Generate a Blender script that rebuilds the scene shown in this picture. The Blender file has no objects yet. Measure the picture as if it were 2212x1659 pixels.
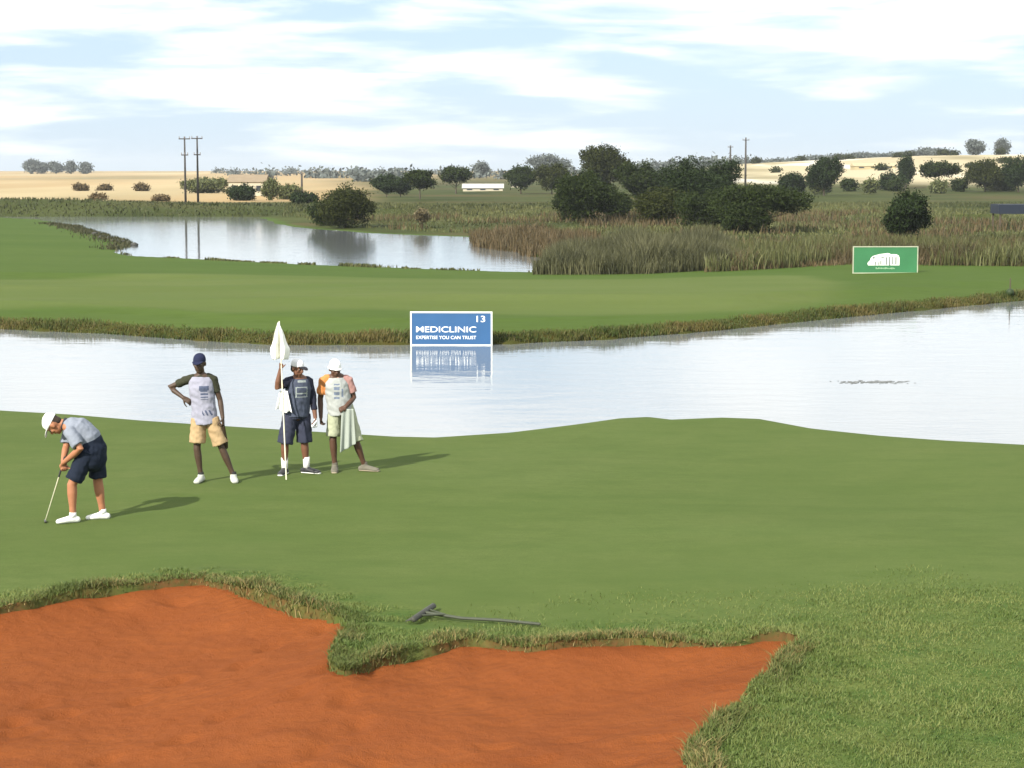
import bpy, math, random
import numpy as np
from mathutils import Vector, Matrix, noise as NOI
R = math.radians
rng = np.random.default_rng(7)
random.seed(7)
sc = bpy.context.scene
COL = sc.collection

# ------------------------------------------------------------------ camera, sky, sun, exposure
F_PX, HZ = 2000.0, 171.0                 # focal length in pixels of a 1024 wide frame, horizon row
CAM_Z = 5.5                              # above the water level z = 0
PITCH = math.atan((384 - HZ) / F_PX)
cam_d = bpy.data.cameras.new('camera'); cam = bpy.data.objects.new('camera', cam_d); COL.objects.link(cam)
cam.location = (0, 0, CAM_Z); cam.rotation_euler = (math.pi / 2 - PITCH, 0, 0)
cam_d.sensor_width = 36; cam_d.lens = 36 * F_PX / 1024; cam_d.clip_end = 20000; cam_d.clip_start = 0.5
sc.camera = cam

SUN_EL, SUN_AZ = R(33), R(-143)          # azimuth measured from +Y towards +X: behind the camera, to the left
sd = Vector((math.sin(SUN_AZ) * math.cos(SUN_EL), math.cos(SUN_AZ) * math.cos(SUN_EL), math.sin(SUN_EL)))
sl = bpy.data.lights.new('sun', 'SUN'); sl.energy = 4.2; sl.angle = R(0.6); sl.color = (1, 0.95, 0.86)
so = bpy.data.objects.new('sun', sl); COL.objects.link(so); so.rotation_euler = sd.to_track_quat('Z', 'Y').to_euler()
so.location = (-20, -20, 60)

w = bpy.data.worlds.new('World'); sc.world = w; w.use_nodes = True
nt = w.node_tree; nt.nodes.clear()
def wn(t, **k):
    n = nt.nodes.new(t)
    for a, b in k.items(): setattr(n, a, b)
    return n
L = nt.links.new
out = wn('ShaderNodeOutputWorld'); bg = wn('ShaderNodeBackground'); bg.inputs[1].default_value = 0.1
sky = wn('ShaderNodeTexSky', sky_type='NISHITA', sun_disc=False, sun_elevation=SUN_EL, sun_rotation=SUN_AZ)
sky.air_density = 1.0; sky.dust_density = 0.6; sky.ozone_density = 2.0
tc = wn('ShaderNodeTexCoord'); sep = wn('ShaderNodeSeparateXYZ'); L(tc.outputs['Generated'], sep.inputs[0])
mp = wn('ShaderNodeMapping'); mp.inputs['Scale'].default_value = (5.0, 5.0, 40.0); mp.inputs['Location'].default_value = (3.1, 0.4, 0.35)
L(tc.outputs['Generated'], mp.inputs['Vector'])
n1 = wn('ShaderNodeTexNoise'); n1.inputs['Scale'].default_value = 1.6; n1.inputs['Detail'].default_value = 8; n1.inputs['Roughness'].default_value = 0.52
n1.inputs['Distortion'].default_value = 0.25
L(mp.outputs[0], n1.inputs['Vector'])
# cloud cover grows with height above the horizon
zr = wn('ShaderNodeMapRange'); zr.inputs['From Min'].default_value = 0.0; zr.inputs['From Max'].default_value = 0.13
zr.inputs['To Min'].default_value = -0.085; zr.inputs['To Max'].default_value = 0.12
L(sep.outputs[2], zr.inputs['Value'])
ad = wn('ShaderNodeMath', operation='ADD'); L(n1.outputs['Fac'], ad.inputs[0]); L(zr.outputs[0], ad.inputs[1])
cr = wn('ShaderNodeMapRange', interpolation_type='SMOOTHSTEP'); cr.inputs['From Min'].default_value = 0.39; cr.inputs['From Max'].default_value = 0.64
L(ad.outputs[0], cr.inputs['Value'])
n2 = wn('ShaderNodeTexNoise'); n2.inputs['Scale'].default_value = 2.6; n2.inputs['Detail'].default_value = 6
L(mp.outputs[0], n2.inputs['Vector'])
cc = wn('ShaderNodeMix', data_type='RGBA'); L(n2.outputs['Fac'], cc.inputs['Factor'])
cc.inputs['A'].default_value = (4.9, 5.2, 5.4, 1); cc.inputs['B'].default_value = (9.6, 9.6, 9.5, 1)
# pale hazy blue between the clouds: the physical sky plus thin high cloud
thin = wn('ShaderNodeMix', data_type='RGBA'); thin.inputs['Factor'].default_value = 0.8
thin.inputs['B'].default_value = (3.0, 4.0, 5.2, 1); L(sky.outputs[0], thin.inputs['A'])
mx = wn('ShaderNodeMix', data_type='RGBA'); L(cr.outputs[0], mx.inputs['Factor'])
L(thin.outputs['Result'], mx.inputs['A']); L(cc.outputs['Result'], mx.inputs['B'])
L(mx.outputs['Result'], bg.inputs[0]); L(bg.outputs[0], out.inputs[0])

sc.view_settings.view_transform = 'Standard'; sc.view_settings.look = 'None'
sc.view_settings.gamma = 1; sc.view_settings.exposure = 0.93
sc.cycles.use_denoising = True
sc.cycles.max_bounces = 6

# ------------------------------------------------------------------ helpers
FW = Vector((0, math.cos(PITCH), -math.sin(PITCH))); UP = Vector((0, math.sin(PITCH), math.cos(PITCH)))
K = 1024 / 2212.0                        # photo measurements below are read off a 2212 wide view
def ray(px, py):
    return FW + Vector((1, 0, 0)) * ((px * K - 512) / F_PX) + UP * ((384 - py * K) / F_PX)
def P(px, py, z=0.0):                    # the point of the plane at height z
    d = ray(px, py); t = (z - CAM_Z) / d.z
    return Vector((d.x * t, d.y * t, z))
def Q(px, py, y):                        # the point at distance y
    d = ray(px, py); t = y / d.y
    return Vector((d.x * t, y, CAM_Z + d.z * t))
def sstep(a, b, x):
    t = np.clip((x - a) / (b - a), 0, 1); return t * t * (3 - 2 * t)
def sdist(X, Y, poly):                   # signed distance to a polygon, negative inside
    poly = np.asarray(poly, float); d2 = np.full(X.shape, 1e18); ins = np.zeros(X.shape, bool)
    for i in range(len(poly)):
        ax, ay = poly[i]; bx, by = poly[(i + 1) % len(poly)]
        ex, ey = bx - ax, by - ay
        t = np.clip(((X - ax) * ex + (Y - ay) * ey) / (ex * ex + ey * ey + 1e-12), 0, 1)
        d2 = np.minimum(d2, (X - ax - t * ex) ** 2 + (Y - ay - t * ey) ** 2)
        if ay != by:
            c = ((ay > Y) != (by > Y)) & (X < ex * (Y - ay) / (by - ay) + ax); ins ^= c
    d = np.sqrt(d2); return np.where(ins, -d, d)
def vnoise(X, Y, s, seed=0):             # smooth value noise
    r = np.random.default_rng(seed); T = r.random((64, 64))
    x, y = X / s, Y / s; i, j = np.floor(x).astype(int), np.floor(y).astype(int); fx, fy = x - i, y - j
    fx, fy = fx * fx * (3 - 2 * fx), fy * fy * (3 - 2 * fy); g = lambda a, b: T[a % 64, b % 64]
    return (g(i, j) * (1 - fx) + g(i + 1, j) * fx) * (1 - fy) + (g(i, j + 1) * (1 - fx) + g(i + 1, j + 1) * fx) * fy - 0.5
def smooth_poly(pts, n=6, closed=True):  # Catmull-Rom through the traced points
    o = []; m = len(pts)
    for i in range(m if closed else m - 1):
        g = (lambda k: np.array(pts[k % m])) if closed else (lambda k: np.array(pts[min(max(k, 0), m - 1)]))
        p0, p1, p2, p3 = g(i - 1), g(i), g(i + 1), g(i + 2)
        for t in np.arange(n) / n:
            o.append(0.5 * (2 * p1 + (p2 - p0) * t + (2 * p0 - 5 * p1 + 4 * p2 - p3) * t * t + (3 * p1 - p0 - 3 * p2 + p3) * t ** 3))
    return o

def tag(o, label=None, cat=None, group=None, kind=None):
    if label: o['label'] = label
    if cat: o['category'] = cat
    if group: o['group'] = group
    if kind: o['kind'] = kind
    return o
def link(name, me, mat=None, parent=None):
    o = bpy.data.objects.new(name, me); COL.objects.link(o)
    for m in (mat if isinstance(mat, (list, tuple)) else [mat] if mat else []): me.materials.append(m)
    if parent: o.parent = parent
    return o
def empty(name, loc=(0, 0, 0), rz=0):
    o = bpy.data.objects.new(name, None); o.empty_display_size = 0.2; COL.objects.link(o)
    o.location = loc; o.rotation_euler = (0, 0, rz); return o
def np_mesh(name, V, Fc, smooth=True, attrs=None):
    V = np.asarray(V, np.float32); Fc = np.asarray(Fc, np.int32); k = Fc.shape[1]
    me = bpy.data.meshes.new(name); me.vertices.add(len(V)); me.vertices.foreach_set('co', V.ravel())
    me.loops.add(Fc.size); me.loops.foreach_set('vertex_index', Fc.ravel())
    me.polygons.add(len(Fc)); me.polygons.foreach_set('loop_start', np.arange(0, Fc.size, k, dtype=np.int32))
    me.polygons.foreach_set('use_smooth', np.full(len(Fc), smooth))
    for an, a in (attrs or {}).items():
        at = me.attributes.new(an, 'FLOAT', 'POINT'); at.data.foreach_set('value', np.asarray(a, np.float32).ravel())
    me.update(calc_edges=True); me.validate(); return me

class MB:                                # collects lofts, boxes and ellipsoids into one mesh
    def __init__(s): s.v = []; s.f = []
    def add(s, vs, fs):
        b = len(s.v); s.v += [tuple(x) for x in vs]; s.f += [tuple(b + i for i in f) for f in fs]
    def box(s, c, size, rot=None):
        M = (rot or Matrix()).to_4x4(); c = Vector(c); h = Vector(size) / 2
        vs = [c + (M @ Vector((x * h.x, y * h.y, z * h.z))) for x in (-1, 1) for y in (-1, 1) for z in (-1, 1)]
        s.add(vs, [(0, 1, 3, 2), (4, 6, 7, 5), (0, 4, 5, 1), (2, 3, 7, 6), (0, 2, 6, 4), (1, 5, 7, 3)]); return s
    def loft(s, pts, rad, side=None, n=14, cap='round'):
        pts = [Vector(p) for p in pts]; rad = [(r, r) if isinstance(r, (int, float)) else r for r in rad]
        m = len(pts); tan = []
        for i in range(m):
            t = pts[min(i + 1, m - 1)] - pts[max(i - 1, 0)]; tan.append(t.normalized())
        u = Vector(side) if side is not None else tan[0].orthogonal()
        rings = []
        def ring(c, t, u, a, b):
            u = (u - t * u.dot(t)).normalized(); v = t.cross(u)
            return [c + u * (a * math.cos(2 * math.pi * k / n)) + v * (b * math.sin(2 * math.pi * k / n)) for k in range(n)], u
        caps = [(0.95, 0.3), (0.8, 0.6), (0.5, 0.87), (0.2, 0.98)]
        if cap == 'round':
            for sc_, h in reversed(caps):
                a, b = rad[0]; rings.append(ring(pts[0] - tan[0] * (h * min(a, b)), tan[0], u, a * sc_, b * sc_)[0])
        for i in range(m):
            rg, u = ring(pts[i], tan[i], u, *rad[i]); rings.append(rg)
        if cap == 'round':
            for sc_, h in caps:
                a, b = rad[-1]; rings.append(ring(pts[-1] + tan[-1] * (h * min(a, b)), tan[-1], u, a * sc_, b * sc_)[0])
        vs = [p for r in rings for p in r]; fs = []
        for i in range(len(rings) - 1):
            for k in range(n):
                a, b = i * n + k, i * n + (k + 1) % n; fs.append((a, b, b + n, a + n))
        fs.append(tuple(range(n - 1, -1, -1))); q = (len(rings) - 1) * n; fs.append(tuple(q + k for k in range(n)))
        s.add(vs, fs); return s
    def ell(s, c, r, M=None, n=16, m=10):
        M = M or Matrix.Identity(3); c = Vector(c); vs = [c + M @ Vector((0, 0, r[2]))]; fs = []
        for i in range(1, m):
            th = math.pi * i / m
            for k in range(n):
                ph = 2 * math.pi * k / n
                vs.append(c + M @ Vector((r[0] * math.sin(th) * math.cos(ph), r[1] * math.sin(th) * math.sin(ph), r[2] * math.cos(th))))
        vs.append(c - M @ Vector((0, 0, r[2])))
        for k in range(n):
            fs.append((0, 1 + k, 1 + (k + 1) % n)); q = 1 + (m - 2) * n
            fs.append((len(vs) - 1, q + (k + 1) % n, q + k))
            for i in range(m - 2):
                a = 1 + i * n + k; b = 1 + i * n + (k + 1) % n; fs.append((a, a + n, b + n, b))
        s.add(vs, fs); return s
    def mesh(s, name, smooth=False):
        me = bpy.data.meshes.new(name); me.from_pydata(s.v, [], s.f); me.update()
        me.polygons.foreach_set('use_smooth', [smooth] * len(me.polygons)); return me
    def build(s, name, mat, parent=None, smooth=False): return link(name, s.mesh(name, smooth), mat, parent)
    def skin(s, name, mat, parent=None, voxel=0.008, smooth=4, wrinkle=0.0):      # one continuous surface
        me = s.mesh('tmp'); o = bpy.data.objects.new('tmp', me); COL.objects.link(o)
        m = o.modifiers.new('r', 'REMESH'); m.mode = 'VOXEL'; m.voxel_size = voxel; m.use_smooth_shade = True
        if smooth:
            q = o.modifiers.new('s', 'SMOOTH'); q.factor = 0.5; q.iterations = smooth
        dg = bpy.context.evaluated_depsgraph_get(); dg.update()
        m2 = bpy.data.meshes.new_from_object(o.evaluated_get(dg)); m2.name = name
        bpy.data.objects.remove(o); bpy.data.meshes.remove(me)
        m2.materials.clear()
        if wrinkle:
            co = np.empty(len(m2.vertices) * 3, np.float32); m2.vertices.foreach_get('co', co); co = co.reshape(-1, 3)
            nr = np.array([tuple(q.vector) for q in m2.vertex_normals])
            h_ = np.array([NOI.noise(Vector((x * 9, y * 9, z * 15 + x * 7))) + .5 * NOI.noise(Vector((x * 26, y * 26, z * 20))) for x, y, z in co.tolist()])
            m2.vertices.foreach_set('co', (co + nr * (wrinkle * h_)[:, None]).astype(np.float32).ravel())
        m2.polygons.foreach_set('use_smooth', [True] * len(m2.polygons))
        return link(name, m2, mat, parent)

# ------------------------------------------------------------------ materials
def mat(name, col, rough=0.8, var=0.0, scale=20, bump=0.0, spec=0.3, coord='Object', metal=0.0, attr=None, ramp=None, sheen=0):
    m = bpy.data.materials.new(name); m.use_nodes = True; t = m.node_tree; b = t.nodes['Principled BSDF']
    b.inputs['Roughness'].default_value = rough; b.inputs['Specular IOR Level'].default_value = spec; b.inputs['Metallic'].default_value = metal
    b.inputs['Base Color'].default_value = (*col, 1)
    if var or bump:
        tc = t.nodes.new('ShaderNodeTexCoord'); n = t.nodes.new('ShaderNodeTexNoise'); n.inputs['Scale'].default_value = scale; n.inputs['Detail'].default_value = 5
        t.links.new(tc.outputs[coord], n.inputs['Vector'])
        if var:
            mx = t.nodes.new('ShaderNodeMix'); mx.data_type = 'RGBA'
            mx.inputs['A'].default_value = (*[c * (1 - var) for c in col], 1); mx.inputs['B'].default_value = (*[min(1, c * (1 + var)) for c in col], 1)
            t.links.new(n.outputs['Fac'], mx.inputs['Factor']); t.links.new(mx.outputs['Result'], b.inputs['Base Color'])
        if bump:
            bp = t.nodes.new('ShaderNodeBump'); bp.inputs['Strength'].default_value = bump; bp.inputs['Distance'].default_value = 0.02
            t.links.new(n.outputs['Fac'], bp.inputs['Height']); t.links.new(bp.outputs[0], b.inputs['Normal'])
    return m
class NT:                                # small node-graph builder
    def __init__(s, name):
        s.m = bpy.data.materials.new(name); s.m.use_nodes = True; s.t = s.m.node_tree; s.b = s.t.nodes['Principled BSDF']
        s.b.inputs['Specular IOR Level'].default_value = 0.03; s.b.inputs['Roughness'].default_value = 0.9
        s.geo = s.t.nodes.new('ShaderNodeNewGeometry')
    def pos(s, scale=(1, 1, 1)):
        m = s.t.nodes.new('ShaderNodeMapping'); m.inputs['Scale'].default_value = scale; s.t.links.new(s.geo.outputs['Position'], m.inputs['Vector']); return m.outputs[0]
    def noise(s, scale, vec=None, detail=4, lo=0.3, hi=0.7):
        n = s.t.nodes.new('ShaderNodeTexNoise'); n.inputs['Scale'].default_value = scale; n.inputs['Detail'].default_value = detail
        s.t.links.new(vec if vec is not None else s.pos(), n.inputs['Vector'])
        r = s.t.nodes.new('ShaderNodeMapRange'); r.inputs['From Min'].default_value = lo; r.inputs['From Max'].default_value = hi
        s.t.links.new(n.outputs['Fac'], r.inputs['Value']); return r.outputs[0]
    def attr(s, n):
        a = s.t.nodes.new('ShaderNodeAttribute'); a.attribute_name = n; return a.outputs['Fac']
    def mix(s, f, a, b, mode='MIX'):
        m = s.t.nodes.new('ShaderNodeMix'); m.data_type = 'RGBA'; m.blend_type = mode
        for k, v in (('Factor', f), ('A', a), ('B', b)):
            if isinstance(v, tuple): m.inputs[k].default_value = (*v, 1)
            elif isinstance(v, (int, float)): m.inputs[k].default_value = v
            else: s.t.links.new(v, m.inputs[k])
        return m.outputs['Result']
    def math(s, op, a, b):
        m = s.t.nodes.new('ShaderNodeMath'); m.operation = op
        for i, v in enumerate((a, b)):
            if isinstance(v, (int, float)): m.inputs[i].default_value = v
            else: s.t.links.new(v, m.inputs[i])
        return m.outputs[0]
    def bump(s, h, strength, dist):
        b = s.t.nodes.new('ShaderNodeBump'); b.inputs['Strength'].default_value = strength; b.inputs['Distance'].default_value = dist
        s.t.links.new(h, b.inputs['Height']); s.t.links.new(b.outputs[0], s.b.inputs['Normal'])
    def color(s, c): s.t.links.new(c, s.b.inputs['Base Color']); return s.m

# near turf: attribute rough = 1 on the unmown rim, edge = 1 on the bunker lip
g = NT('turf_near')
c = g.mix(g.noise(0.35, g.pos((0.55, 1, 1)), 5), (0.073, 0.105, 0.028), (0.098, 0.128, 0.040))
c = g.mix(g.math('MULTIPLY', g.noise(1.0, g.pos((0.22, 1.6, 1)), 4), 0.55), c, (0.106, 0.128, 0.042))
c = g.mix(g.math('MULTIPLY', g.noise(2.2, g.pos((0.5, 1, 1)), 5, 0.45, 0.75), 0.55), c, (0.056, 0.086, 0.021))
c = g.mix(g.math('MULTIPLY', g.noise(9, g.pos((0.6, 1, 1)), 4), 0.45), c, (0.062, 0.088, 0.024))
c = g.mix(g.math('MULTIPLY', g.noise(45, None, 3), 0.5), c, (0.052, 0.080, 0.018))
wv = g.t.nodes.new('ShaderNodeTexWave'); wv.inputs['Scale'].default_value = 0.17; wv.inputs['Distortion'].default_value = 1.2; wv.inputs['Detail Scale'].default_value = 0.4
mpw = g.t.nodes.new('ShaderNodeMapping'); mpw.inputs['Rotation'].default_value = (0, 0, 0.5); g.t.links.new(g.geo.outputs['Position'], mpw.inputs['Vector']); g.t.links.new(mpw.outputs[0], wv.inputs['Vector'])
c = g.mix(g.math('MULTIPLY', wv.outputs['Fac'], 0.16), c, (0.058, 0.092, 0.022))
rg = g.mix(g.noise(3.0, None, 5), (0.050, 0.088, 0.020), (0.100, 0.122, 0.034))
rg = g.mix(g.noise(22, None, 3, 0.45, 0.75), rg, (0.035, 0.060, 0.014))
c = g.mix(g.attr('rough'), c, rg)
c = g.mix(g.attr('edge'), c, g.mix(g.noise(14, None, 3), (0.105, 0.052, 0.020), (0.060, 0.058, 0.018)))
M_TURF = g.color(c)
# red bunker sand
g = NT('sand_red')
c = g.mix(g.noise(1.2, None, 5), (0.160, 0.044, 0.0115), (0.192, 0.056, 0.0145))
c = g.mix(g.math('MULTIPLY', g.noise(5.5, g.pos((1, 0.6, 1)), 4), 0.5), c, (0.160, 0.046, 0.014))
c = g.mix(g.math('MULTIPLY', g.noise(120, None, 2), 0.35), c, (0.25, 0.085, 0.03))
c = g.mix(g.math('MULTIPLY', g.noise(0.8, g.pos((1, 2, 1)), 5, 0.52, 0.68), 0.45), c, (0.140, 0.040, 0.012))
wv = g.t.nodes.new('ShaderNodeTexWave'); wv.inputs['Scale'].default_value = 2.6; wv.inputs['Distortion'].default_value = 5.0; wv.inputs['Detail'].default_value = 2.0; wv.inputs['Detail Scale'].default_value = 0.35
mpw = g.t.nodes.new('ShaderNodeMapping'); mpw.inputs['Rotation'].default_value = (0, 0, 0.9); g.t.links.new(g.geo.outputs['Position'], mpw.inputs['Vector']); g.t.links.new(mpw.outputs[0], wv.inputs['Vector'])
rk_ = g.math('MULTIPLY', wv.outputs['Fac'], g.noise(0.6, None, 3, 0.4, 0.6))
g.bump(g.math('ADD', g.math('ADD', g.math('MULTIPLY', rk_, 0.55), g.noise(6, None, 4)), g.math('MULTIPLY', g.noise(80, None, 2), 0.3)), 0.55, 0.03); M_SAND = g.color(c)
# land beyond the near pond: attributes mown, bank, dry, cream, marsh
g = NT('land_far')
fair = g.mix(g.noise(0.10, g.pos((0.5, 1, 1)), 5), (0.046, 0.080, 0.015), (0.068, 0.100, 0.022))
fair = g.mix(g.math('MULTIPLY', g.noise(0.5, g.pos((0.15, 1, 1)), 4), 0.5), fair, (0.060, 0.096, 0.019))
mown = g.mix(g.noise(0.2, g.pos((0.4, 1, 1)), 4), (0.076, 0.107, 0.026), (0.094, 0.120, 0.034))
mown = g.mix(g.math('MULTIPLY', g.noise(3, None, 4), 0.3), mown, (0.07, 0.095, 0.03))
fair = g.mix(g.math('MULTIPLY', g.noise(2.2, g.pos((0.4, 1, 1)), 5, .4, .7), 0.5), fair, (0.046, 0.074, 0.013)); mown = g.mix(g.math('MULTIPLY', g.noise(1.0, g.pos((0.3, 1, 1)), 5, .4, .7), 0.4), mown, (0.075, 0.098, 0.024))
c = g.mix(g.attr('mown'), fair, mown)
c = g.mix(g.attr('bank'), c, g.mix(g.noise(1.2, None, 4), (0.055, 0.042, 0.012), (0.042, 0.052, 0.013)))
marsh = g.mix(g.noise(0.06, None, 5), (0.032, 0.042, 0.012), (0.062, 0.072, 0.022))  # cloud shade over the meadow is put into these dark tones
marsh = g.mix(g.noise(0.03, g.pos((1, 1.5, 1)), 4, 0.5, 0.7), marsh, (0.075, 0.060, 0.026))
c = g.mix(g.attr('marsh'), c, marsh)
dry = g.mix(g.noise(0.02, g.pos((1, 0.25, 1)), 5), (0.36, 0.245, 0.120), (0.33, 0.26, 0.145))
dry = g.mix(g.noise(0.012, g.pos((1, 0.15, 1)), 5, 0.5, 0.72), dry, (0.19, 0.165, 0.085))
dry = g.mix(g.noise(0.009, g.pos((1, 0.12, 1)), 4, 0.55, 0.7), dry, (0.42, 0.34, 0.20))
c = g.mix(g.attr('dry'), c, dry)
cream = g.mix(g.noise(0.01, g.pos((1, 0.3, 1)), 5), (0.44, 0.38, 0.25), (0.36, 0.30, 0.18))
cream = g.mix(g.noise(0.02, g.pos((1, 0.3, 1)), 5, 0.55, 0.75), cream, (0.16, 0.14, 0.07))
cream = g.mix(g.noise(0.03, g.pos((1, 0.2, 1)), 3, 0.54, 0.60), cream, (0.55, 0.51, 0.42))
c = g.mix(g.attr('cream'), c, cream)
M_LAND = g.color(c)
# water
g = NT('pond_water'); b = g.b
b.inputs['Base Color'].default_value = (0.17, 0.185, 0.19, 1); b.inputs['IOR'].default_value = 1.6; b.inputs['Specular IOR Level'].default_value = 0.5
b.inputs['Roughness'].default_value = 0.05
h = g.math('ADD', g.noise(0.9, g.pos((0.5, 1.0, 1)), 4), g.math('MULTIPLY', g.noise(5, g.pos((0.5, 1, 1)), 3), 0.25))
g.bump(h, 0.05, 0.10); M_WATER = g.m

def leaf_mat(name, dark, light, spec=0.2):
    g = NT(name); g.b.inputs['Specular IOR Level'].default_value = spec; g.b.inputs['Roughness'].default_value = 0.6
    return g.color(g.mix(g.attr('tint'), dark, light))
M_LEAF = leaf_mat('leaf_shaded', (0.012, 0.020, 0.005), (0.034, 0.047, 0.012), .05)  # cloud shade over the middle trees is put into these dark leaf colours
M_LEAFB = leaf_mat('leaf_shaded_olive', (0.017, 0.022, 0.005), (0.044, 0.051, 0.012), .05); M_LEAFC = leaf_mat('leaf_shaded_green', (0.011, 0.019, 0.006), (0.028, 0.043, 0.014), .05)  # two more dark variants with the same cloud shade in the colour
M_LEAF2 = leaf_mat('leaf_olive', (0.05, 0.062, 0.02), (0.12, 0.13, 0.045))
M_LEAF3 = leaf_mat('leaf_haze_grey', (0.075, 0.088, 0.080), (0.125, 0.14, 0.125), .05)  # lighter grey foliage for far trees, distance haze painted into the colour
M_REED = leaf_mat('reed_grey_green', (0.035, 0.038, 0.015), (0.105, 0.102, 0.048))
M_RED = leaf_mat('grass_russet', (0.042, 0.035, 0.014), (0.108, 0.076, 0.036))
M_MARSH = leaf_mat('marsh_grass', (0.038, 0.046, 0.014), (0.105, 0.108, 0.038))
M_BANK = leaf_mat('bank_grass', (0.036, 0.056, 0.010), (0.104, 0.082, 0.025))
M_LIP = leaf_mat('lip_grass', (0.060, 0.085, 0.018), (0.260, 0.190, 0.080))
M_ROUGH = leaf_mat('rough_grass', (0.062, 0.098, 0.020), (0.135, 0.155, 0.044))
M_BARK = mat('bark', (0.07, 0.055, 0.04), 0.9, 0.4, 6)

# ------------------------------------------------------------------ near ground with the bunker
G_Z = 1.2
crest = [(-400, 860), (-200, 872), (0, 885), (150, 893), (300, 905), (480, 917), (700, 932), (850, 942), (940, 944), (1100, 934), (1250, 917), (1340, 906),
         (1400, 904), (1450, 910), (1560, 907), (1640, 910), (1750, 928), (1900, 943), (2050, 955), (2212, 965), (2500, 985), (2700, 1000)]
cp = np.array([P(x, y, G_Z - 0.04)[:2] for x, y in crest])
bunker_px = [(-400, 1390), (-150, 1335), (0, 1308), (120, 1286), (240, 1266), (360, 1253), (430, 1250), (500, 1262), (580, 1286), (640, 1305), (742, 1326),
             (728, 1358), (718, 1400), (722, 1436), (745, 1442), (800, 1426), (880, 1404), (960, 1384), (1030, 1373), (1120, 1380), (1200, 1383), (1300, 1376),
             (1400, 1373), (1480, 1380), (1560, 1387), (1640, 1378), (1700, 1374), (1716, 1390), (1690, 1418), (1655, 1450), (1600, 1500), (1530, 1560), (1480, 1640),
             (1500, 1760), (1400, 1900), (700, 2050), (-300, 2000)]
BUNK = np.array(smooth_poly([tuple(P(x, y, G_Z + 0.10)[:2]) for x, y in bunker_px], 5))
_wob = vnoise(BUNK[:, 0], BUNK[:, 1], 0.22, 3) * 0.10
BUNK = BUNK + np.stack([_wob, vnoise(BUNK[:, 0], BUNK[:, 1], 0.25, 4) * 0.10], 1)
def near_h(X, Y, db=None):
    if db is None: db = sdist(X, Y, BUNK)
    yc = np.interp(X, cp[:, 0], cp[:, 1]); t = Y - yc + 0.6
    q = np.clip(t, 0, 2.6); drop = 0.105 * q * q + np.clip(t - 2.6, 0, 9) * 0.55
    z = G_Z + 0.13 * vnoise(X, Y, 4.5, 1) + 0.05 * vnoise(X, Y, 1.7, 2) * sstep(26, 18, Y)
    z = z - drop
    lip = np.exp(-(np.clip(db, 0, 9) / 0.75) ** 2)
    z = z + 0.13 * lip * (0.75 + vnoise(X, Y, 0.6, 9)) + 0.02 * vnoise(X, Y, 0.15, 5) * lip
    z = np.where(db < 0, z - np.clip(-db / 0.10, 0, 1) * 0.9, z)
    return z
def gz(x, y): return float(near_h(np.array([float(x)]), np.array([float(y)]))[0])
xs = np.arange(-15, 15.01, 0.07); ys = np.concatenate([np.arange(8.5, 24, 0.05), np.arange(24, 46, 0.12)])
X, Y = np.meshgrid(xs, ys); DB = sdist(X, Y, BUNK)
Z = near_h(X, Y, DB)
nx, ny = len(xs), len(ys)
def grid_faces(nx, ny):
    i = np.arange(ny - 1)[:, None] * nx + np.arange(nx - 1)[None, :]; i = i.ravel()
    return np.stack([i, i + 1, i + nx + 1, i + nx], 1)
rough_rt = sstep(21.6, 19.6, Y - 0.35 * np.sin(X * 1.3)) * sstep(-0.5, 4.5, X) * .8 + sstep(18.2, 16.0, Y) * .8
rough = np.clip(sstep(1.5, 0.5, DB + vnoise(X, Y, 0.8, 6) * 0.8) + 0.75 * rough_rt, 0, 1)
edge = sstep(0.24, 0.0, DB + vnoise(X, Y, 0.3, 8) * 0.35)
me = np_mesh('green', np.stack([X, Y, Z], -1).reshape(-1, 3), grid_faces(nx, ny), True, {'rough': rough, 'edge': edge})
tag(link('ground', me, M_TURF), kind='structure')
# sand floor: dished, rising towards the lip
xs = np.arange(-15, 9.01, 0.07); ys = np.arange(8.5, 24, 0.07); X, Y = np.meshgrid(xs, ys); D = -sdist(X, Y, BUNK)
Zs = near_h(X, Y, np.full(X.shape, 5.0)) + 0.03 - 0.22 * (1 - np.exp(-np.clip(D, 0, 9) / 0.9)) + 0.045 * vnoise(X, Y, 0.45, 11) + 0.02 * vnoise(X, Y, 0.16, 12)
for j_ in range(150):                     # footprints wandering through the sand
    if j_ % 12 == 0: fx_, fy_, fa_ = rng.uniform(-7, 2.5), rng.uniform(13, 20), rng.uniform(0, 6.28)
    fa_ += rng.normal(0, .15); fx_ += .62 * math.cos(fa_); fy_ += .62 * math.sin(fa_); sd_ = .09 if j_ % 2 else -.09
    ux, uy = X - fx_ + sd_ * math.sin(fa_), Y - fy_ - sd_ * math.cos(fa_); la, lt = ux * math.cos(fa_) + uy * math.sin(fa_), -ux * math.sin(fa_) + uy * math.cos(fa_)
    r2_ = (la / .17) ** 2 + (lt / .09) ** 2; Zs = Zs - .045 * np.exp(-r2_) + .012 * np.exp(-(np.sqrt(r2_) - 1.5) ** 2 * 3)
i = grid_faces(len(xs), len(ys)); keep = (D.ravel()[i] > -0.09).all(1); i = i[keep]
used, inv = np.unique(i, return_inverse=True)
me = np_mesh('sand', np.stack([X, Y, Zs], -1).reshape(-1, 3)[used], inv.reshape(i.shape), True)
tag(link('sand', me, M_SAND), kind='structure')

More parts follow.
